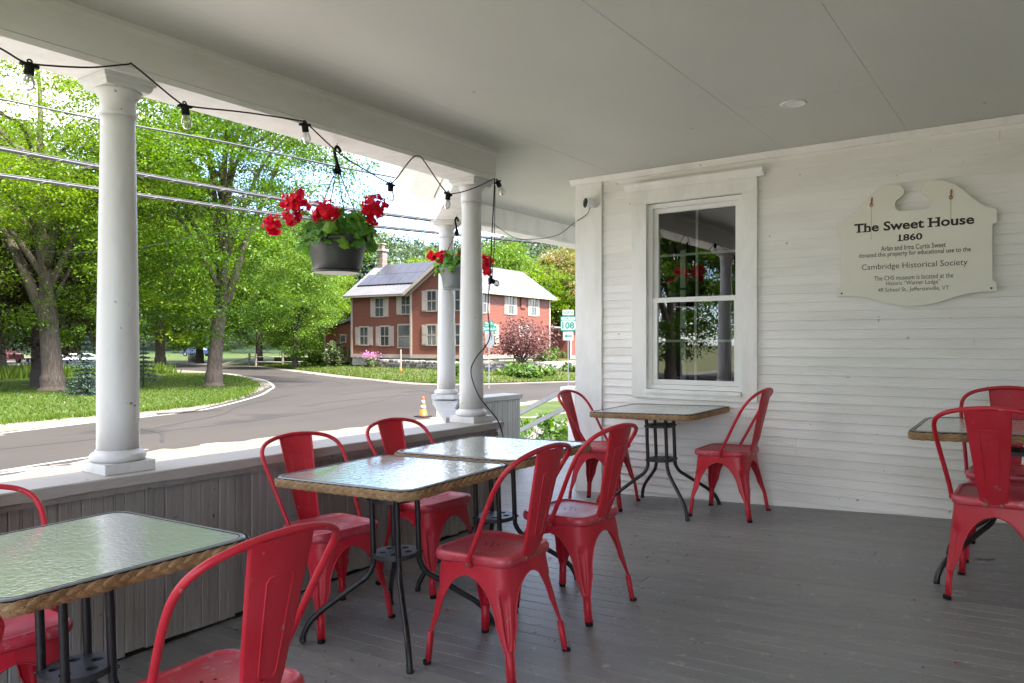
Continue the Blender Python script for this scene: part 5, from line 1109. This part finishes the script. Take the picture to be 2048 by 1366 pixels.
# lean-to annex and shed
an = empty('house_annex', (HOX, HOY, 0), HRZ); tag(an, 'low red lean-to annex behind the round shrub', 'annex')
q = MB(); q.loft([[Vector((-16.2, y_, -0.4)), Vector((-12.53, y_, -0.4)), Vector((-12.53, y_, 3.05)), Vector((-16.2, y_, 2.25))] for y_ in (1.0, 6.0)], smooth=False); q.build('wall', 'redclap', an)
slope('roof', (-16.6, 0.6, 2.22), (-16.6, 6.3, 2.22), (-12.53, 6.3, 3.12), (-12.53, 0.6, 3.12), 'tinroof', 0, an, 0.16); hb('corner_board', (-16.24, 0.95, -0.4), (-16.08, 0.999, 2.2), 'cream', an); hb('window', (-14.4, 0.95, 1.2), (-13.7, 0.999, 1.9), 'cream', an); hb('pane', (-14.32, 0.94, 1.28), (-13.78, 0.949, 1.82), 'farglass', an)
sh_ = empty('garden_shed', (HOX, HOY, 0), HRZ); tag(sh_, 'small red shed with cream corner boards beside the house end', 'shed')
hb('wall', (-4.0, 12.6, -0.2), (1.2, 16.5, 2.35), 'redclap', sh_); slope('roof', (1.5, 12.3, 2.3), (1.5, 16.9, 2.3), (-4.3, 16.9, 2.75), (-4.3, 12.3, 2.75), 'shingle', 0, sh_, 0.10); hb('corner_board', (1.201, 12.6, -0.2), (1.25, 12.85, 2.3), 'cream', sh_); hb('corner_board', (1.201, 16.2, -0.2), (1.25, 16.5, 2.3), 'cream', sh_); hb('sill_board', (1.201, 12.86, -0.2), (1.24, 16.19, 0.1), 'cream', sh_)
bn = empty('garden_bench', hloc(1.9, 14.6, -0.18), HRZ + R(90)); tag(bn, 'small pale bench standing before the red shed', 'bench')
for x_ in (-0.6, 0.6):
    q = MB(); q.bar((x_, -0.2, 0), (x_, 0.0, 0.75), 0.06, 0.06); q.build('leg', 'cream', bn); q = MB(); q.bar((x_, 0.25, 0), (x_, 0.10, 0.45), 0.06, 0.06); q.build('leg', 'cream', bn)
q = MB(); q.box((-0.7, -0.15, 0.42), (0.7, 0.25, 0.46)); q.build('seat', 'cream', bn)

# dry stone wall: each stone by itself
sw = empty('stone_wall', (0, 0, 0)); tag(sw, 'dry stone retaining wall below the red house', 'wall')
def stone_mesh(seed):
    r_ = random.Random(seed); q_ = MB(); rings = []
    for z_, s_ in ((-0.5, 0.80), (-0.38, 1.0), (0.36, 0.98), (0.5, 0.78)):
        rings.append([Vector((0.5 * s_ * math.copysign(abs(math.cos(a)) ** 0.5, math.cos(a)) * r_.uniform(0.88, 1.06), 0.5 * s_ * math.copysign(abs(math.sin(a)) ** 0.5, math.sin(a)) * r_.uniform(0.88, 1.06), z_ * r_.uniform(0.9, 1.05))) for a in [math.pi * 2 * k / 8 + 0.39 for k in range(8)]])
    q_.loft(rings, smooth=False); return q_.mesh('stone')
stones = [stone_mesh(s) for s in range(6)]
for i, me in enumerate(stones): me.materials.append(M['stone' if i % 3 else 'stone2'])
wall_line = [(-47.6, 43.4), (-40.0, 41.85), (-33.9, 40.3), (-31.0, 40.6), (-28.65, 45.6), (-27.4, 56.0)]
wp = [Vector((x, y_, 0)) for x, y_ in wall_line]; r_ = random.Random(11)
for a, b_ in zip(wp, wp[1:]):
    L_ = (b_ - a).length; d = (b_ - a).normalized(); ang = math.atan2(d.y, d.x)
    for row in range(4):
        s_ = r_.uniform(-0.2, 0)
        while s_ < L_ - 0.1:
            w_ = r_.uniform(0.35, 0.85); hgt = r_.uniform(0.15, 0.21)
            p = a + d * (s_ + w_ / 2)
            o_ = link('stone', stones[r_.randrange(6)], None, sw, (p.x, p.y, -0.74 + 0.175 * row + r_.uniform(-0.02, 0.02)), (0, 0, ang + r_.uniform(-0.06, 0.06))); o_.scale = (w_ * 1.04, 0.42, hgt * 1.08); s_ += w_

# split rail fence
fe = empty('split_rail_fence', (0, 0, 0)); tag(fe, 'silvered split rail fence at the bend of the road', 'fence')
fp = [(-62.6, 41.9 + 2.2), (-60.6, 43.4), (-58.6, 44.9), (-56.7, 46.4)]
for x_, y_ in fp:
    q = MB(); q.bar((x_, y_, GZ), (x_ + 0.03, y_, GZ + 1.15), 0.15, 0.15); q.build('post', 'oldwood', fe)
for (xa, ya), (xb_, yb) in zip(fp, fp[1:]):
    for zz in (0.40, 0.85):
        q = MB(); q.tube([(xa, ya, GZ + zz + r_.uniform(-0.05, 0.05)), (xb_, yb, GZ + zz + r_.uniform(-0.05, 0.05))], 0.06, 6); q.build('rail', 'oldwood', fe)
q = MB(); q.bar((-64.8, 42.9, GZ + 0.2), (-62.6, 44.1, GZ + 0.75), 0.1, 0.1); q.build('rail', 'oldwood', fe)
br_ = empty('barrel_planter', (-80.5, 49.3, GZ)); tag(br_, 'half barrel planter on the far grass', 'planter')
q = MB(); q.lathe([(0.55, 0), (0.66, 0.35), (0.62, 0.72), (0.56, 0.70)], 16); q.build('tub', 'oldwood', br_)
V = leaf_quads(np.random.default_rng(4), np.random.default_rng(5).normal(size=(120, 3)) * [0.3, 0.3, 0.12] + [0, 0, 0.85], 0.2); link('leaves', quads_mesh('leaves', V), 'hosta', br_)

# parked cars far away
def car(x, y, rz, m, label):
    root = empty('parked_car', (x, y, GZ + 0.01), rz); tag(root, label, 'car')
    prof = [(-2.2, 0.35), (-2.25, 0.75), (-1.9, 0.95), (-1.2, 1.02), (-0.7, 1.45), (0.9, 1.47), (1.6, 1.05), (2.15, 0.95), (2.2, 0.4)]
    q_ = MB(); q_.loft([[Vector((px, s_ * (0.86 if pz < 1.1 else 0.66), pz)) for px, pz in prof] for s_ in (-1, 1)], smooth=False); q_.build('body', m, root)
    for s_ in (-1, 1):
        g_ = MB(); g_.add([(-1.05, s_ * 0.84, 1.06), (1.35, s_ * 0.84, 1.08), (0.85, s_ * 0.70, 1.40), (-0.68, s_ * 0.70, 1.39)], [(0, 1, 2, 3)]); g_.build('side_window', 'lens', root)
        for px in (-1.4, 1.4):
            w_ = MB(); w_.lathe([(0.33, -0.1), (0.33, 0.1)], 16, mtx=Matrix.Translation((px, s_ * 0.8, 0.33)) @ Matrix.Rotation(R(90), 4, 'X')); wh = w_.build('wheel', 'rubber', root)
            w_ = MB(); w_.lathe([(0.19, -0.11), (0.19, 0.11)], 12, mtx=Matrix.Translation((px, s_ * 0.8, 0.33)) @ Matrix.Rotation(R(90), 4, 'X')); w_.build('rim', 'galv', wh)
car(-56.2, 25.3, R(70), 'cardark', 'dark blue car parked beyond the big maple trunk')
car(-112, 69, R(30), 'carblue', 'bright blue car far beyond the grass field')
car(-92, 34, R(15), 'carred', 'red car far away at the edge of the picture')

# ------------------------------------------------------------------ trees
def make_tree(seed, H, CR, base, trunk_r, limbs=12, clumps=230, per=110, leaf=0.17, clump_r=0.95, fork=0.32, lean=(0, 0), open_=0.0, flat=0.42, start=0.0):
    """trunk mesh with limbs, crown mesh of separate leaf quads. base: lowest foliage height"""
    r_ = random.Random(seed); g_ = np.random.default_rng(seed)
    tb = MB(); fz = H * fork; cz = (base + H) / 2; ch_ = (H - base) / 2
    tr = [Vector((0, 0, -0.1)), Vector((0, 0, 0.25)), Vector((lean[0] * 0.1, lean[1] * 0.1, 1.0)), Vector((lean[0] * 0.5, lean[1] * 0.5, fz * 0.6)), Vector((lean[0], lean[1], fz)), Vector((lean[0] * 1.2 + 0.15, lean[1] * 1.1, H * 0.45)), Vector((lean[0] * 1.2 - 0.1, lean[1], H * 0.62))]
    tp = catmull(tr, 5); rad = [trunk_r * (1.38 if p.z < 0.1 else (1.14 if p.z < 0.7 else (1.0 - 0.18 * p.z / fz if p.z < fz else 0.72 - 0.55 * (p.z - fz) / (0.62 * H - fz)))) for p in tp]
    tb.tube(tp, rad, 14)
    ends = []
    for i in range(limbs):
        a = 2 * math.pi * i / limbs + r_.uniform(-0.35, 0.35); el = r_.uniform(-0.35, 0.95) if i else 0.98
        rr = CR * math.cos(math.asin(max(-1, min(1, el)))) * r_.uniform(0.75, 0.98)
        e = Vector((lean[0] + rr * math.cos(a), lean[1] + rr * math.sin(a), cz + ch_ * el * 0.92))
        s_ = Vector((lean[0] * 1.1, lean[1], (fz * 0.85 + (0.60 * H - fz * 0.85) * ((i * 0.618) % 1.0)) if i > 1 else fz * 0.8)); e.z = max(e.z, s_.z + 0.3) if el > 0 else e.z
        mid = s_.lerp(e, 0.4) + Vector((0, 0, 0.12 * H * r_.uniform(0.5, 1.2)))
        path = catmull([s_, s_.lerp(mid, 0.55) + Vector((0, 0, 0.4)), mid, mid.lerp(e, 0.55) + Vector((r_.uniform(-.4, .4), r_.uniform(-.4, .4), 0.3)), e], 5)
        r0 = trunk_r * (0.62 if i < 2 else r_.uniform(0.22, 0.42)); tb.tube(path, [max(0.015, r0 * (1 - 0.93 * k / (len(path) - 1))) for k in range(len(path))], 8)
        n = len(path)
        for j in range(6):
            k = int(n * r_.uniform(0.35, 0.95)); b0 = path[min(k, n - 1)]
            b1 = b0 + Vector((r_.uniform(-1, 1), r_.uniform(-1, 1), r_.uniform(-0.35, 0.6))).normalized() * CR * r_.uniform(0.22, 0.45)
            bm_ = b0.lerp(b1, 0.5) + Vector((0, 0, 0.2)); tb.tube(catmull([b0, bm_, b1], 3), [0.05 * trunk_r + 0.022, 0.03, 0.025, 0.02, 0.015, 0.012, 0.008][:7], 5)
            ends += [b0.lerp(b1, 0.6), b1]
        ends.append(e)
    E_ = np.array([tuple(p) for p in ends])
    idx = g_.integers(0, len(E_), clumps); cen = E_[idx] + g_.normal(size=(clumps, 3)) * np.array([0.55, 0.55, 0.35]) * clump_r * 1.2
    # some clumps fill the outer shell of the crown
    k = clumps // 2; d = g_.normal(size=(k, 3)); d /= np.linalg.norm(d, axis=1)[:, None]; d *= (g_.uniform(0.45, 1.0, (k, 1))) ** 0.6
    cen[:k] = np.array([lean[0], lean[1], cz]) + d * np.array([CR, CR, ch_])
    cen = cen[cen[:, 2] > base * 0.75]
    if open_: cen = cen[g_.uniform(size=len(cen)) > open_]
    n = len(cen); sz = clump_r * g_.uniform(0.55, 1.25, n)
    P = np.repeat(cen, per, 0) + g_.normal(size=(n * per, 3)) * 0.5 * np.repeat(sz, per)[:, None] * np.array([1, 1, flat])
    P[:, 2] -= 0.18 * ((P[:, 0] - np.repeat(cen[:, 0], per)) ** 2 + (P[:, 1] - np.repeat(cen[:, 1], per)) ** 2) / np.repeat(sz, per)
    rn = np.clip(np.repeat(g_.uniform(0.1, 0.9, n), per) * 0.6 + g_.uniform(0, 0.4, n * per), 0, 1)
    crown = quads_mesh('crown', leaf_quads(g_, P, leaf, 0.5), rn)
    return tb.mesh('trunk'), crown
def plant_tree(name, mm, x, y, label, barkm, leafm, rz=0.0, sc=1.0, z=None, group=None, cat='tree'):
    root = empty(name, (x, y, GZ if z is None else z), rz); root.scale = (sc, sc, sc); tag(root, label, cat, group)
    t_ = link('trunk', mm[0], None, root); c_ = link('crown', mm[1], None, root)
    for ob, m in ((t_, barkm), (c_, leafm)):
        if not ob.data.materials: ob.data.materials.append(M[m])
        else:
            ob.material_slots[0].link = 'OBJECT'; ob.material_slots[0].material = M[m]
    return root
maple = make_tree(21, 17.5, 7.6, 2.3, 0.46, 17, 760, 190, 0.115, 1.25, 0.22, (0.2, 0.1), 0.0, 0.34)
maple2 = make_tree(34, 18.5, 7.8, 2.2, 0.38, 17, 820, 190, 0.115, 1.25, 0.22, (0.3, 0.2), 0.0, 0.34)
mid1 = make_tree(5, 14.0, 5.2, 1.4, 0.30, 12, 420, 200, 0.15, 1.15, 0.25, (0, 0), 0.0, 0.36)
mid2 = make_tree(9, 12.0, 4.6, 1.0, 0.26, 12, 380, 200, 0.15, 1.1, 0.24, (0, 0), 0.0, 0.36)
far1 = make_tree(13, 15.0, 5.6, 1.3, 0.35, 11, 360, 150, 0.23, 1.35, 0.25, (0, 0), 0.0, 0.4)
far2 = make_tree(17, 13.0, 4.4, 0.8, 0.3, 11, 330, 150, 0.22, 1.25, 0.25, (0, 0), 0.0, 0.4)
plant_tree('maple_tree', maple, -37.2, 15.8, 'big forked maple with a thick grey trunk at the edge of the picture', 'bark', 'leaf', R(200))
plant_tree('maple_tree', maple2, -34.3, 22.1, 'large maple with a leaning double stem on the grass by the bend', 'bark', 'leaf_deep', R(60))
cop = make_tree(41, 8.0, 3.0, 1.0, 0.26, 8, 190, 70, 0.20, 0.9, 0.35)
plant_tree('copper_tree', cop, -40.6, 16.5, 'dark copper leaved tree close behind the big maple', 'bark_dark', 'leaf_copper', R(10))
for i, (mm, x, y, sc_, lm, lab) in enumerate((
        (mid1, -58.5, 21.5, 1.15, 'leaf_deep', 'tall tree with a pale trunk at the far edge of the lawn'),
        (mid2, -51.6, 40.8, 0.85, 'leaf_mid', 'leafy tree standing just before the fence bend'),
        (mid1, -59.0, 46.9, 0.80, 'leaf_mid', 'bright green tree beside the red annex'),
        (mid2, -61.5, 49.5, 0.95, 'leaf', 'yellow green tree behind the rail fence'),
        (mid1, -52.0, 16.0, 1.25, 'leaf', 'airy tree behind the dark copper tree'),
        (mid1, -49.0, 8.0, 1.15, 'leaf', 'tree rising at the outer edge of the picture'),
        (mid2, -64.0, 30.0, 1.25, 'leaf_deep', 'dark round tree beyond the path'),
        (far1, -72, 52, 1.1, 'leaf_mid', 'tree far beyond the grass field'),
        (far2, -84, 38, 1.2, 'leaf_mid', 'far tree behind the parking lot'),
        (far1, -95, 20, 1.2, 'leaf_deep', 'farthest tree across the parking lot'),
        (far1, -78, 62, 1.15, 'leaf_deep', 'deep green far tree behind the fence'),
        (far2, -68, 58, 0.85, 'leaf_mid', 'far pale green tree between fence and annex'),
        (far1, -104, 48, 1.2, 'leaf_mid', 'lone far tree behind the blue car'),
        (far2, -64, 56, 0.80, 'leaf', 'bright tree behind the annex roof'), (far1, -70, 12, 1.35, 'leaf', 'tall tree closing the view at the outer edge'), (far1, -66, 24, 1.3, 'leaf_mid', 'tall tree behind the big forked maple'), (far1, -64, 36, 1.25, 'leaf', 'tall tree behind the leaning double stem'), (far2, -74, 46, 1.3, 'leaf_deep', 'tall dark tree above the rail fence'))):
    plant_tree('leafy_tree', mm, x, y, lab, 'bark_dark' if i % 2 else 'bark', lm, R(47 * i), sc_, group='trees beyond the road')
for mm, x, y, sc_, lm, lab in ((far1, -44.6, 60.3, 0.84, 'leaf_mid', 'round green tree rising right behind the red house roof'), (far2, -55.0, 62.0, 0.92, 'leaf', 'yellow green tree above the solar panels'),
        (far1, -42.5, 68.8, 0.84, 'leaf_olive', 'tree with rusty orange new leaves beside the route sign'), (far2, -40.4, 62.6, 0.74, 'leaf', 'lime green tree behind the shed'), (far2, -36.0, 66.0, 0.95, 'leaf_olive', 'rusty tinted tree half hidden by the corner board'), (far1, -50, 74, 0.80, 'leaf_mid', 'tree farther behind the red house roof')):
    plant_tree('leafy_tree', mm, x, y, lab, 'bark_dark', lm, R(x * 31), sc_, group='trees behind the red house')
# conifers
def make_spruce(seed, H, Rr, whorls=16, per=9, leaf=0.10, low=0.12, n_leaf=60):
    r_ = random.Random(seed); g_ = np.random.default_rng(seed); tb = MB(); tb.tube([(0, 0, -0.05), (0, 0, H * 0.5), (0, 0, H)], [H * 0.022, H * 0.014, 0.006], 8); cs = []
    for w in range(whorls):
        t_ = w / (whorls - 1); z_ = H * (low + (0.97 - low) * t_); L_ = Rr * (1 - t_) ** 0.85 * r_.uniform(0.85, 1.1) + 0.04 * H * 0.3
        for k in range(per):
            a = 2 * math.pi * (k + 0.5 * (w % 2)) / per + r_.uniform(-0.25, 0.25); LL = L_ * r_.uniform(0.75, 1.1)
            tip = Vector((LL * math.cos(a), LL * math.sin(a), z_ - LL * 0.18)); tb.tube([(0, 0, z_), tuple(tip)], [H * 0.005, 0.004], 4)
            s_ = g_.uniform(0.15, 1.0, n_leaf)[:, None]; P = np.array([0, 0, z_]) * (1 - s_) + np.array(tuple(tip)) * s_ + g_.normal(size=(n_leaf, 3)) * LL * 0.10 * np.array([1, 1, 0.35]); cs.append(P)
    P = np.concatenate(cs); return tb.mesh('trunk'), quads_mesh('crown', leaf_quads(g_, P, leaf, 0.35, 0.3), g_.uniform(0, 1, len(P)))
spr = make_spruce(2, 2.5, 0.95, 13, 9, 0.12, 0.06); spr2 = make_spruce(6, 2.2, 0.95, 9, 7, 0.12, 0.22, 40); sprL = make_spruce(8, 17, 4.4, 22, 11, 0.55, 0.06, 34)
plant_tree('spruce_tree', spr, -33.0, 15.35, 'small blue spruce close to the white column', 'bark_dark', 'needle_blue')
plant_tree('spruce_tree', spr2, -36.4, 19.6, 'small thin spruce with a bare foot between the maples', 'bark_dark', 'needle_blue')
plant_tree('spruce_tree', sprL, -60.5, 57.5, 'tall dark spruce behind the chimney', 'bark_dark', 'needle', 0, 0.84)
# trees on the other side, seen only in reflections
for x, y, lab in ((-20, -36, 'tree beyond the yard behind the viewer'), (-17, -28, 'tree of the yard row behind the viewer'), (-30, -14, 'tree down the road behind the viewer'), (-26, -30, 'farther tree down the road behind the viewer'), (-12, -34, 'tree beside the house behind the viewer'), (-40, -4, 'tree across the road beyond the frame edge'), (-6, -22, 'near tree behind the viewer')):
    plant_tree('leafy_tree', mid1 if x % 4 else mid2, x, y, lab, 'bark', 'leaf_deep', R(x * 17), 1.0, group='trees behind the viewer')

# ------------------------------------------------------------------ wooded hill
def hill_z(x, y):
    d = -0.5817 * x + 0.8134 * y; r_ = 0.8134 * x + 0.5817 * y
    t_ = max(0, min(1, (d - 150) / 190)); s_ = t_ * t_ * (3 - 2 * t_)
    return GZ + s_ * (31 + 7 * math.sin(r_ * 0.013 + 2.2) - 0.06 * r_ + 5 * math.sin(r_ * 0.05 + d * 0.02))
hm = MB(); rows = []
for i in range(30):
    d = 140 + 300 * i / 29; row = []
    for j in range(61):
        r_v = -420 + 800 * j / 60; x = 0.8134 * r_v - 0.5817 * d; y = 0.5817 * r_v + 0.8134 * d; row.append((x, y, hill_z(x, y)))
    rows.append(row)
hm.grid(rows); tag(hm.build('hills', 'leaf_hill'), kind='structure')
gh = np.random.default_rng(77); N = 1500
dd = gh.uniform(150, 350, N); rr_v = gh.uniform(-0.75, 0.28, N) * dd
cx = 0.8134 * rr_v - 0.5817 * dd; cy = 0.5817 * rr_v + 0.8134 * dd; cz_ = np.array([hill_z(a, b_) for a, b_ in zip(cx, cy)])
per = 130; ht = gh.uniform(7, 13, N)
dirs = gh.normal(size=(N * per, 3)); dirs /= np.linalg.norm(dirs, axis=1)[:, None]; dirs[:, 2] = np.abs(dirs[:, 2]) * 1.25 - 0.15
P = np.repeat(np.stack([cx, cy, cz_ + ht * 0.45], 1), per, 0) + dirs * np.repeat(ht * 0.5, per)[:, None] * gh.uniform(0.75, 1.05, (N * per, 1)) * np.array([0.8, 0.8, 1])
rn = np.clip(np.repeat(gh.uniform(0, 0.8, N), per) + gh.uniform(0, 0.3, N * per), 0, 1)
ob = link('hillside_forest', quads_mesh('hillside_forest', leaf_quads(gh, P, 1.05, 0.35, 0.8), rn), 'leaf_hill'); tag(ob, 'distant wooded hillside under the sky', 'forest', kind='stuff')

# ------------------------------------------------------------------ shrubs, hostas, weeds
def shrub(name, x, y, z, rx, rz_, n, leaf, m, label, cat='shrub', seed=1, stems=7, base=0.1, group=None, shell=0.5):
    g_ = np.random.default_rng(seed); root = empty(name, (x, y, z)); tag(root, label, cat, group)
    k = max(8, n // 45); d = g_.normal(size=(k, 3)); d /= np.linalg.norm(d, axis=1)[:, None]; d *= g_.uniform(shell, 1, (k, 1)); d[:, 2] = np.abs(d[:, 2]) * 0.9
    cen = d * np.array([rx, rx, rz_ - base]) * g_.uniform(0.85, 1.12, (k, 1)) + [0, 0, base]
    P = np.repeat(cen, 45, 0) + g_.normal(size=(k * 45, 3)) * rx * 0.10; P[:, 2] = np.maximum(P[:, 2], 0.02)
    rn = np.clip(np.repeat(g_.uniform(0, 0.75, k), 45) + g_.uniform(0, 0.35, k * 45), 0, 1)
    link('foliage', quads_mesh('foliage', leaf_quads(g_, P, leaf, 0.45), rn), m, root)
    q_ = MB()
    for i in range(stems):
        c = cen[g_.integers(0, k)]; q_.tube(catmull([(0.05 * rx * math.cos(i), 0.05 * rx * math.sin(i), -0.05), (c[0] * 0.3, c[1] * 0.3, c[2] * 0.45 + 0.05), tuple(c * 0.9)], 4), [rx * 0.035 * (1 - 0.8 * t / 8) for t in range(9)], 5)
    q_.build('stems', 'bark', root); return root
shrub('round_shrub', -48.4, 43.2, -0.75, 1.75, 2.9, 3600, 0.17, 'shrubleaf', 'big rounded green shrub in front of the red annex', seed=2)
shrub('purple_shrub', -29.5, 42.2, -0.75, 2.75, 4.0, 6500, 0.15, 'leaf_purple', 'spreading purple leaved tree in front of the red house', cat='shrub', seed=3, stems=14, base=1.3, shell=0.25)
for i, (x, y, rx, h, lab) in enumerate(((-29.9, 36.6, 1.5, 0.75, 'wide clump of hostas behind the farther column'), (-27.2, 38.6, 1.3, 0.8, 'dark hosta clump left of the street sign post'), (-26.4, 39.6, 1.3, 0.65, 'dark hosta clump under the purple shrub'), (-25.6, 37.4, 0.8, 0.5, 'lime hosta at the foot of the street sign post'), (-26.0, 44.6, 1.3, 0.7, 'bright hosta against the stone wall'), (-24.2, 46.6, 1.1, 0.75, 'bright hosta clump near the route sign post'))):
    shrub('hosta', x, y, -0.86, rx, h, 1000, 0.26, 'hosta', lab, 'plant', 20 + i, 3, 0.05, 'hostas by the stone wall')
shrub('garden_bush', -30.6, 47.6, -0.2, 1.3, 1.1, 900, 0.2, 'hosta', 'green bush on the terrace beside the purple shrub', 'shrub', 31); shrub('garden_bush', -28.9, 50.8, -0.2, 0.9, 1.0, 700, 0.18, 'leaf_olive', 'yellowish bush on the terrace beside the shed', 'shrub', 32)
shrub('low_hedge', -36.5, 42.4, -0.2, 1.2, 0.45, 700, 0.14, 'leaf_deep', 'low dark bed of leaves along the house front', 'shrub', 33)
pk = shrub('pink_shrub', -43.6, 41.9, -0.72, 0.75, 1.0, 600, 0.15, 'shrubleaf', 'small shrub with pink blossom by the house wall', 'shrub', 34)
V = leaf_quads(np.random.default_rng(8), np.random.default_rng(9).normal(size=(160, 3)) * [0.38, 0.3, 0.16] + [0, -0.2, 0.95], 0.17); link('blossom', quads_mesh('blossom', V), 'pink', pk)
shrub('roadside_shrub', -52.2, 43.9, -0.8, 1.5, 1.4, 1300, 0.2, 'leaf_deep', 'leafy undergrowth below the tree at the annex', 'shrub', 35)
shrub('garden_bush', -7.9, 12.4, GZ, 0.75, 1.0, 800, 0.12, 'leaf_deep', 'dark green bush behind the handrails', 'shrub', 37)
# straggly flowering plant inside the porch corner
sp = empty('straggly_plant', (-6.7, 9.9, GZ)); sp.scale = (1.5, 1.5, 1.15); tag(sp, 'straggly flowering plant beyond the handrails', 'plant')
g_ = np.random.default_rng(12); q = MB(); PL = []; 
for i in range(16):
    a = g_.uniform(0, 6.28); L_ = g_.uniform(0.55, 0.98); tip = np.array([0.45 * math.cos(a) * g_.uniform(0.3, 1), 0.55 * math.sin(a) * g_.uniform(0.3, 1), L_]); q.tube(catmull([(0, 0, 0), tuple(tip * [0.35, 0.35, 0.6]), tuple(tip)], 4), 0.004, 4)
    s_ = g_.uniform(0.25, 1, 22)[:, None]; PL.append(tip * s_ * np.concatenate([s_, s_, np.ones_like(s_)], 1) + g_.normal(size=(22, 3)) * 0.04)
q.build('stems', 'stem', sp); PL = np.concatenate(PL); link('leaves', quads_mesh('leaves', leaf_quads(g_, PL, 0.075, 0.4, 0.45), g_.uniform(0, 1, len(PL))), 'gleaf', sp)
tips = PL[PL[:, 2] > 0.62][::2]; link('blossom', quads_mesh('blossom', leaf_quads(g_, tips + g_.normal(size=tips.shape) * 0.02, 0.035, 0.2, 0.8)), 'leaf_purple', sp)
shrub('low_plant', -7.3, 10.3, GZ, 0.9, 0.85, 900, 0.11, 'hosta', 'low leafy plant under the straggly flowers', 'plant', 38)
# tall weeds and grass tufts
def blades(name, pts, h, w, m, label, seed):
    g_ = np.random.default_rng(seed); P = np.asarray(pts); n = len(P); a = g_.uniform(0, 2 * math.pi, n); d = np.stack([np.cos(a), np.sin(a), np.zeros(n)], 1); hh = (h * g_.uniform(0.5, 1.25, n))[:, None]; b_ = g_.normal(size=(n, 3)) * 0.28; b_[:, 2] = 1
    tip = P + b_ * hh; V = np.stack([P - d * w, P + d * w, P + b_ * hh * 0.6 + d * w * 0.6, tip], 1)
    ob = link(name, quads_mesh(name, V, g_.uniform(0, 1, n)), m); tag(ob, label, 'grass', kind='stuff')
gw = np.random.default_rng(50)
n = 9000; x = gw.uniform(-62, -50.5, n); y = gw.uniform(8, 30, n); blades('tall_weeds', np.stack([x, y, np.full(n, GZ)], 1), 0.75, 0.05, 'weed', 'tall yellow green weeds beyond the lawn path', 51)
ed = np.array(lawn); n = 14000; i = gw.integers(0, len(ed) - 1, n); t_ = gw.uniform(size=(n, 1)); pe = ed[i] * (1 - t_) + ed[i + 1] * t_ + gw.normal(size=(n, 2)) * 0.22
blades('lawn_edge_grass', np.concatenate([pe, np.full((n, 1), GZ)], 1), 0.12, 0.02, 'weed', 'ragged short grass along the lawn edge', 52)
def inside(px, py, poly):
    c_ = np.zeros(len(px), bool); q_ = np.array(poly); j = len(q_) - 1
    for i in range(len(q_)):
        hit = ((q_[i, 1] > py) != (q_[j, 1] > py)) & (px < (q_[j, 0] - q_[i, 0]) * (py - q_[i, 1]) / (q_[j, 1] - q_[i, 1] + 1e-12) + q_[i, 0]); c_ ^= hit; j = i
    return c_
n = 60000; px = gw.uniform(-50, -22.5, n); py = gw.uniform(2, 30, n); pl_ = np.stack([px, py, np.full(n, GZ)], 1)[inside(px, py, lawn)]
blades('lawn_grass', pl_, 0.07, 0.03, 'weed', 'short mown grass blades of the lawn', 53)
i = gw.integers(0, len(bo) - 1, 12000); t_ = gw.uniform(size=(12000, 1)); u_ = gw.uniform(0, 1, (12000, 1)) ** 1.6; po, pi_ = np.array(bo), np.array(bi)
pb = (po[i] * (1 - t_) + po[i + 1] * t_) * (1 - u_) + (pi_[i] * (1 - t_) + pi_[i + 1] * t_) * u_
blades('bank_grass', np.concatenate([pb, GZ + 0.02 + 0.26 * (u_ * u_ * (3 - 2 * u_))], 1), 0.14, 0.035, 'weed', 'tufty grass on the bank below the red house', 55)
n = 9000; px = gw.uniform(-16, -4.2, n); py = gw.uniform(8.5, 36, n); keep = px > -9 - (py - 9.6) * 0.3
blades('yard_grass', np.stack([px, py, np.full(n, GZ)], 1)[keep], 0.10, 0.012, 'hosta', 'grass of the side yard behind the steps', 54)
